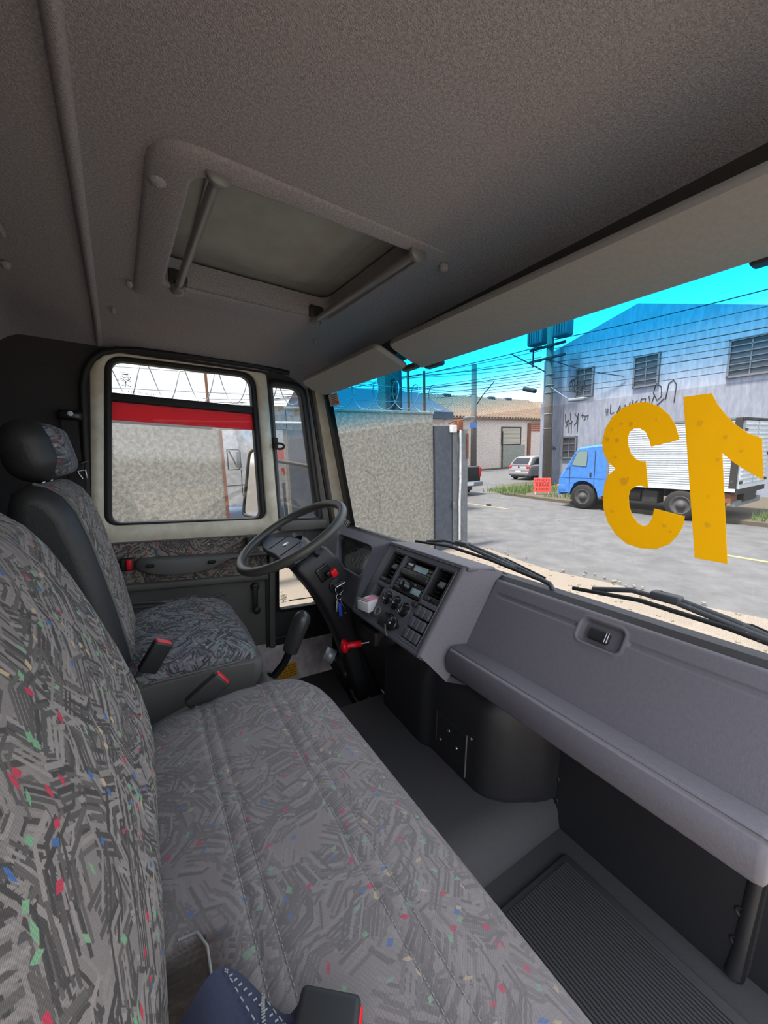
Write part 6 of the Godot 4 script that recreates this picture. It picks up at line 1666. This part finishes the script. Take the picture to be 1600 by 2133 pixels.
func poles_and_wires() -> void:
	var p := thing("utility_pole", "concrete utility pole with transformers beside the blue-grey building", "utility pole", "", street(17.2, 0, -12.05))
	part(p, "shaft", MB.new().lathe(Vector3.ZERO, Vector3(0.0, 1.0, -0.012), [[0.0, 0], [0.21, 0], [0.15, 8.6], [0, 8.6]], 14), MT.polec)
	part(p, "back_pole", MB.new().lathe(Vector3(0.3, 0, -0.28), Vector3(0, 1, -0.01), [[0.0, 0], [0.17, 0], [0.14, 5.9], [0, 5.9]], 12), MT.polec)
	for e in [[-0.72, 7.35, 0.42], [0.62, 7.42, 0.36]]:
		var tr := part(p, "transformer", MB.new().rbox(Vector3(-0.1, e[1], e[0]), Vector3(0.6, 0.85, e[2] * 2), 0.10), MT.fixture, "grey pole transformer")
		for k in 5:
			part(tr, "fin", MB.new().box(Vector3(-0.43, e[1], e[0] - 0.26 + k * 0.13), Vector3(0.07, 0.62, 0.03)), MT.fixture)
	for y in [6.75, 6.2]:
		part(p, "cross_arm", MB.new().box(Vector3(-0.15, y, -0.15), Vector3(0.10, 0.10, 1.9)), MT.chassis)
	part(p, "bracket", MB.new().box(Vector3(-0.1, 6.4, -0.95), Vector3(0.05, 0.9, 0.05)), MT.chassis)
	part(p, "stay", MB.new().cyl(Vector3(-0.15, 5.6, -0.2), Vector3(-0.3, 6.8, -2.1), 0.03, 6), MT.chassis)
	for e in [[5.45, 0.16], [4.95, 0.17], [4.6, 0.17], [3.6, 0.18], [2.9, 0.19]]:
		part(p, "band", MB.new().lathe(Vector3(0, e[0], -0.05), Vector3.UP, [[e[1], -0.03], [e[1] + 0.03, -0.03], [e[1] + 0.03, 0.03], [e[1], 0.03]], 14), MT.fixture)
	var la := part(p, "street_lamp", MB.new().rbox(Vector3(-0.7, 4.02, 1.85), Vector3(0.34, 0.15, 0.75), 0.06), MT.fixture, "grey street lamp head")
	part(la, "arm", MB.new().tube([Vector3(-0.1, 4.85, 0.1), Vector3(-0.4, 4.5, 0.7), Vector3(-0.6, 4.15, 1.3), Vector3(-0.7, 4.05, 1.6)], 0.028, 6), MT.fixture)
	var q := thing("utility_pole", "slim grey pole in front of the white depot", "utility pole", "", street(24.7, 0, -24.6))
	part(q, "shaft", MB.new().lathe(Vector3.ZERO, Vector3.UP, [[0, 0], [0.27, 0], [0.22, 9.0], [0, 9.0]], 12), MT.polec)
	part(q, "arm", MB.new().tube([Vector3(0.1, 5.6, 0.1), Vector3(0.9, 6.6, 0.2), Vector3(2.1, 7.7, 0.3)], 0.05, 6), MT.chassis)
	part(q, "sign_plate", MB.new().box(Vector3(-0.35, 4.0, 0.3), Vector3(0.8, 0.42, 0.05)), MT.bluepaint)
	# cables: from the big pole along the facade and across the street
	var o := Vector3(17.0, 0, -12.1)
	var k := 0
	var nth := ["first", "second", "third", "fourth", "fifth", "sixth", "seventh", "eighth", "ninth", "tenth", "eleventh", "lowest"]
	for e in [[6.95, 6.7], [6.55, 6.1], [6.2, 5.75], [5.95, 5.45], [5.7, 5.3], [5.5, 5.05], [5.2, 4.95], [4.75, 4.8], [4.55, 4.5]]:
		var a := gt(16.98, e[0], -11.82)
		var b := gt(16.6 - 0.05 * k, e[1], 3.0)
		solo("power_cable", MB.new().tube(sag(a, b, 0.25), 0.011 if k % 3 else 0.016, 5), MT.wire, "black cable along the blue-grey facade, %s from the top" % nth[k], "cable", "cables along the facade")
		k += 1
	for e in [[6.8, 9.6, 5.9], [6.6, 10.6, 6.3], [6.3, 11.5, 6.4], [6.1, 12.4, 6.75], [5.9, 13.8, 6.85], [5.75, 9.0, 5.5], [5.6, 10.0, 5.6], [5.45, 13.0, 6.2], [5.3, 14.5, 6.3], [5.2, 12.0, 5.7], [5.05, 16.3, 6.15], [4.9, 9.5, 5.2]]:
		var a := gt(16.95, e[0], -12.4)
		var b := gt(e[1], e[2], -20.0)
		b = a + (b - a) * 1.9
		solo("power_cable", MB.new().tube(sag(a, b, 0.45), 0.012 if k % 3 else 0.018, 5), MT.wire, "black cable left of the transformer pole, %s from the top" % nth[k - 9], "cable", "cables across the street")
		k += 1
	solo("power_cable", MB.new().tube(sag(gt(17.0, 6.1, -12.0), gt(17.9, 4.9, -9.0), 0.1), 0.02, 5), MT.wire, "single black drop cable slanting down to the middle barred window", "cable")
	var ci := []
	for j in 60: ci.append(Vector3(0, 0.30 * sin(TAU * j / 20) + j * 0.001, 0.30 * cos(TAU * j / 20) + j * 0.004))
	var cc := thing("cable_coil", "coil of spare cable hanging beside the pole", "cable coil", "", street(16.8, 4.68, -10.56))
	part(cc, "loops", MB.new().tube(ci, 0.022, 5), MT.wire)
	part(cc, "spacer", MB.new().box(Vector3.ZERO, Vector3(0.03, 0.56, 0.03)), MT.wire)
	part(cc, "spacer", MB.new().box(Vector3.ZERO, Vector3(0.03, 0.03, 0.56)), MT.wire)
	solo("splice_box", MB.new().rbox(Vector3.ZERO, Vector3(0.3, 0.26, 0.95), 0.1, Basis(Vector3(1, 0, 0), 0.3)), MT.wire, "dark splice box hanging from the cables left of the pole", "splice box", "", street(20.8, 5.5, -16.0))

func cars_and_sign() -> void:
	# silver hatchback seen from behind; local -z is forward
	var c := thing("hatchback_car", "silver hatchback parked by the corner, seen from behind", "car", "", street(21.85, 0, -16.1, -PI / 2))
	var rr := []
	for e in [[1.80, 0.72, 0.35, 0.62], [1.76, 0.78, 0.28, 0.80], [1.60, 0.81, 0.24, 0.92], [1.0, 0.82, 0.22, 0.94], [0.0, 0.82, 0.22, 0.92], [-0.9, 0.82, 0.22, 0.90], [-1.4, 0.78, 0.24, 0.80], [-1.75, 0.70, 0.30, 0.66], [-1.82, 0.60, 0.36, 0.58]]:
		var r := []
		for p in rounded([[-e[1], e[2]], [e[1], e[2]], [e[1], e[3]], [-e[1], e[3]]], 0.11, 3): r.append(Vector3(p.x, p.y, e[0]))
		rr.append(r)
	part(c, "body", MB.new().loft(rr, true, true, true), MT.silver, "rounded silver body")
	rr = []
	for e in [[1.70, 0.70, 0.90, 0.96], [1.55, 0.70, 0.90, 1.14], [1.30, 0.66, 0.90, 1.38], [1.0, 0.64, 0.90, 1.45], [0.2, 0.64, 0.90, 1.47], [-0.35, 0.63, 0.90, 1.40], [-1.0, 0.66, 0.88, 0.98]]:
		var r := []
		for p in rounded([[-e[1] - 0.08, e[2]], [e[1] + 0.08, e[2]], [e[1], e[3]], [-e[1], e[3]]], 0.025 if e[3] < 1.0 else 0.08, 3): r.append(Vector3(p.x, p.y, e[0]))
		rr.append(r)
	part(c, "roof", MB.new().loft(rr, true, true, true), MT.silver)
	part(c, "rear_window", MB.new().loft([[Vector3(-0.60, 0.98, 1.685), Vector3(0.60, 0.98, 1.685)], [Vector3(-0.58, 1.14, 1.57), Vector3(0.58, 1.14, 1.57)], [Vector3(-0.50, 1.36, 1.35), Vector3(0.50, 1.36, 1.35)]], false), MT.carglass)
	for s in [-1.0, 1.0]:
		part(c, "side_window", MB.new().prism(rounded([[1.25, 0.98], [0.55, 0.98], [0.55, 1.34], [1.02, 1.36]], 0.06, 3), Vector3(s * 0.735, 0, 0), Vector3(0, 0, 1), Vector3.UP, Vector3(s * 0.012, 0, 0)), MT.carglass)
		part(c, "side_window", MB.new().prism(rounded([[0.47, 0.98], [-0.62, 0.98], [-0.22, 1.33], [0.47, 1.34]], 0.05, 3), Vector3(s * 0.735, 0, 0), Vector3(0, 0, 1), Vector3.UP, Vector3(s * 0.012, 0, 0)), MT.carglass)
		part(c, "tail_lamp", MB.new().ball(Vector3(s * 0.66, 0.80, 1.74), Vector3(0.13, 0.10, 0.07), 8), MT.taillight)
		tyre(c, Vector3(s * 0.72, 0.28, 1.15), 0.28, 0.18)
		tyre(c, Vector3(s * 0.72, 0.28, -1.2), 0.28, 0.18)
	part(c, "badge", MB.new().ball(Vector3(0, 0.82, 1.775), Vector3(0.06, 0.06, 0.02), 6), MT.chassis)
	part(c, "number_plate", MB.new().box(Vector3(0, 0.52, 1.81), Vector3(0.40, 0.13, 0.03)), MT.white)
	part(c, "bumper", MB.new().rbox(Vector3(0, 0.42, 1.76), Vector3(1.5, 0.22, 0.16), 0.07), MT.silver)
	part(c, "underside", MB.new().box(Vector3(0, 0.22, 0.1), Vector3(1.3, 0.12, 3.2)), MT.chassis)
	# black pickup behind the gate post
	var p := thing("pickup_truck", "black pickup truck with chrome bumper partly hidden by the gate post", "pickup truck", "", street(11.9, 0, -14.7))
	part(p, "bed", MB.new().rbox(Vector3(0, 0.92, 1.2), Vector3(1.80, 0.70, 2.4), 0.06), MT.blackpaint)
	part(p, "cab", MB.new().loft([ring3(rounded([[-0.88, 0.6], [0.88, 0.6], [0.88, 1.15], [-0.88, 1.15]], 0.05, 3), Vector3(0, 0, 0.0), Vector3.RIGHT, Vector3.UP), ring3(rounded([[-0.88, 0.6], [0.88, 0.6], [0.74, 1.72], [-0.74, 1.72]], 0.05, 3), Vector3(0, 0, -0.25), Vector3.RIGHT, Vector3.UP), ring3(rounded([[-0.88, 0.6], [0.88, 0.6], [0.74, 1.74], [-0.74, 1.74]], 0.05, 3), Vector3(0, 0, -1.2), Vector3.RIGHT, Vector3.UP), ring3(rounded([[-0.88, 0.6], [0.88, 0.6], [0.86, 1.1], [-0.86, 1.1]], 0.05, 3), Vector3(0, 0, -1.9), Vector3.RIGHT, Vector3.UP), ring3(rounded([[-0.86, 0.6], [0.86, 0.6], [0.84, 0.98], [-0.84, 0.98]], 0.05, 3), Vector3(0, 0, -2.9), Vector3.RIGHT, Vector3.UP)], true, true, true), MT.blackpaint)
	part(p, "tailgate", MB.new().rbox(Vector3(0, 0.98, 2.41), Vector3(1.50, 0.52, 0.05), 0.02), MT.blackpaint)
	part(p, "bumper", MB.new().rbox(Vector3(0, 0.52, 2.48), Vector3(1.80, 0.22, 0.16), 0.05), MT.galv, "chrome rear bumper")
	for s in [-1.0, 1.0]:
		part(p, "tail_lamp", MB.new().rbox(Vector3(s * 0.84, 1.02, 2.40), Vector3(0.13, 0.42, 0.08), 0.03), MT.taillight)
		tyre(p, Vector3(s * 0.78, 0.38, 1.5), 0.38, 0.26)
		tyre(p, Vector3(s * 0.78, 0.38, -1.9), 0.38, 0.26)
	part(p, "tow_hitch", MB.new().rbox(Vector3(0, 0.34, 2.45), Vector3(0.5, 0.12, 0.2), 0.03), MT.chassis)
	part(p, "number_plate", MB.new().box(Vector3(0.1, 0.53, 2.57), Vector3(0.4, 0.13, 0.02)), MT.white)
	# road works sign
	var s := thing("road_works_sign", "red folding road works sign with dark lettering on the weedy corner", "sign", "", street(13.75, 0.1, -9.85, -0.95).scaled_local(Vector3.ONE * 0.64))
	var tl := Basis(Vector3(1, 0, 0), -0.22)
	part(s, "board", MB.new().rbox(tl * Vector3(0, 0.62, 0), Vector3(1.02, 0.92, 0.03), 0.01, tl), MT.sign)
	text(s, "ATENÇÃO", 0.15, MT.signink, Transform3D(tl, tl * Vector3(0, 0.93, 0.02)))
	text(s, "OBRAS", 0.19, MT.signink, Transform3D(tl, tl * Vector3(0, 0.64, 0.02)))
	text(s, "A 100 m", 0.15, MT.signink, Transform3D(tl, tl * Vector3(0, 0.36, 0.02)))
	part(s, "rule", MB.new().box(tl * Vector3(0, 0.80, 0.018), Vector3(0.96, 0.018, 0.006), tl), MT.signink)
	for x in [-0.4, 0.4]:
		part(s, "front_leg", MB.new().cyl(tl * Vector3(x, 0.0, 0), tl * Vector3(x, 0.2, 0), 0.02, 6), MT.whitepaint)
		part(s, "rear_leg", MB.new().cyl(tl * Vector3(x, 1.05, -0.02), Vector3(x * 1.25, 0.0, -0.75), 0.02, 6), MT.whitepaint)
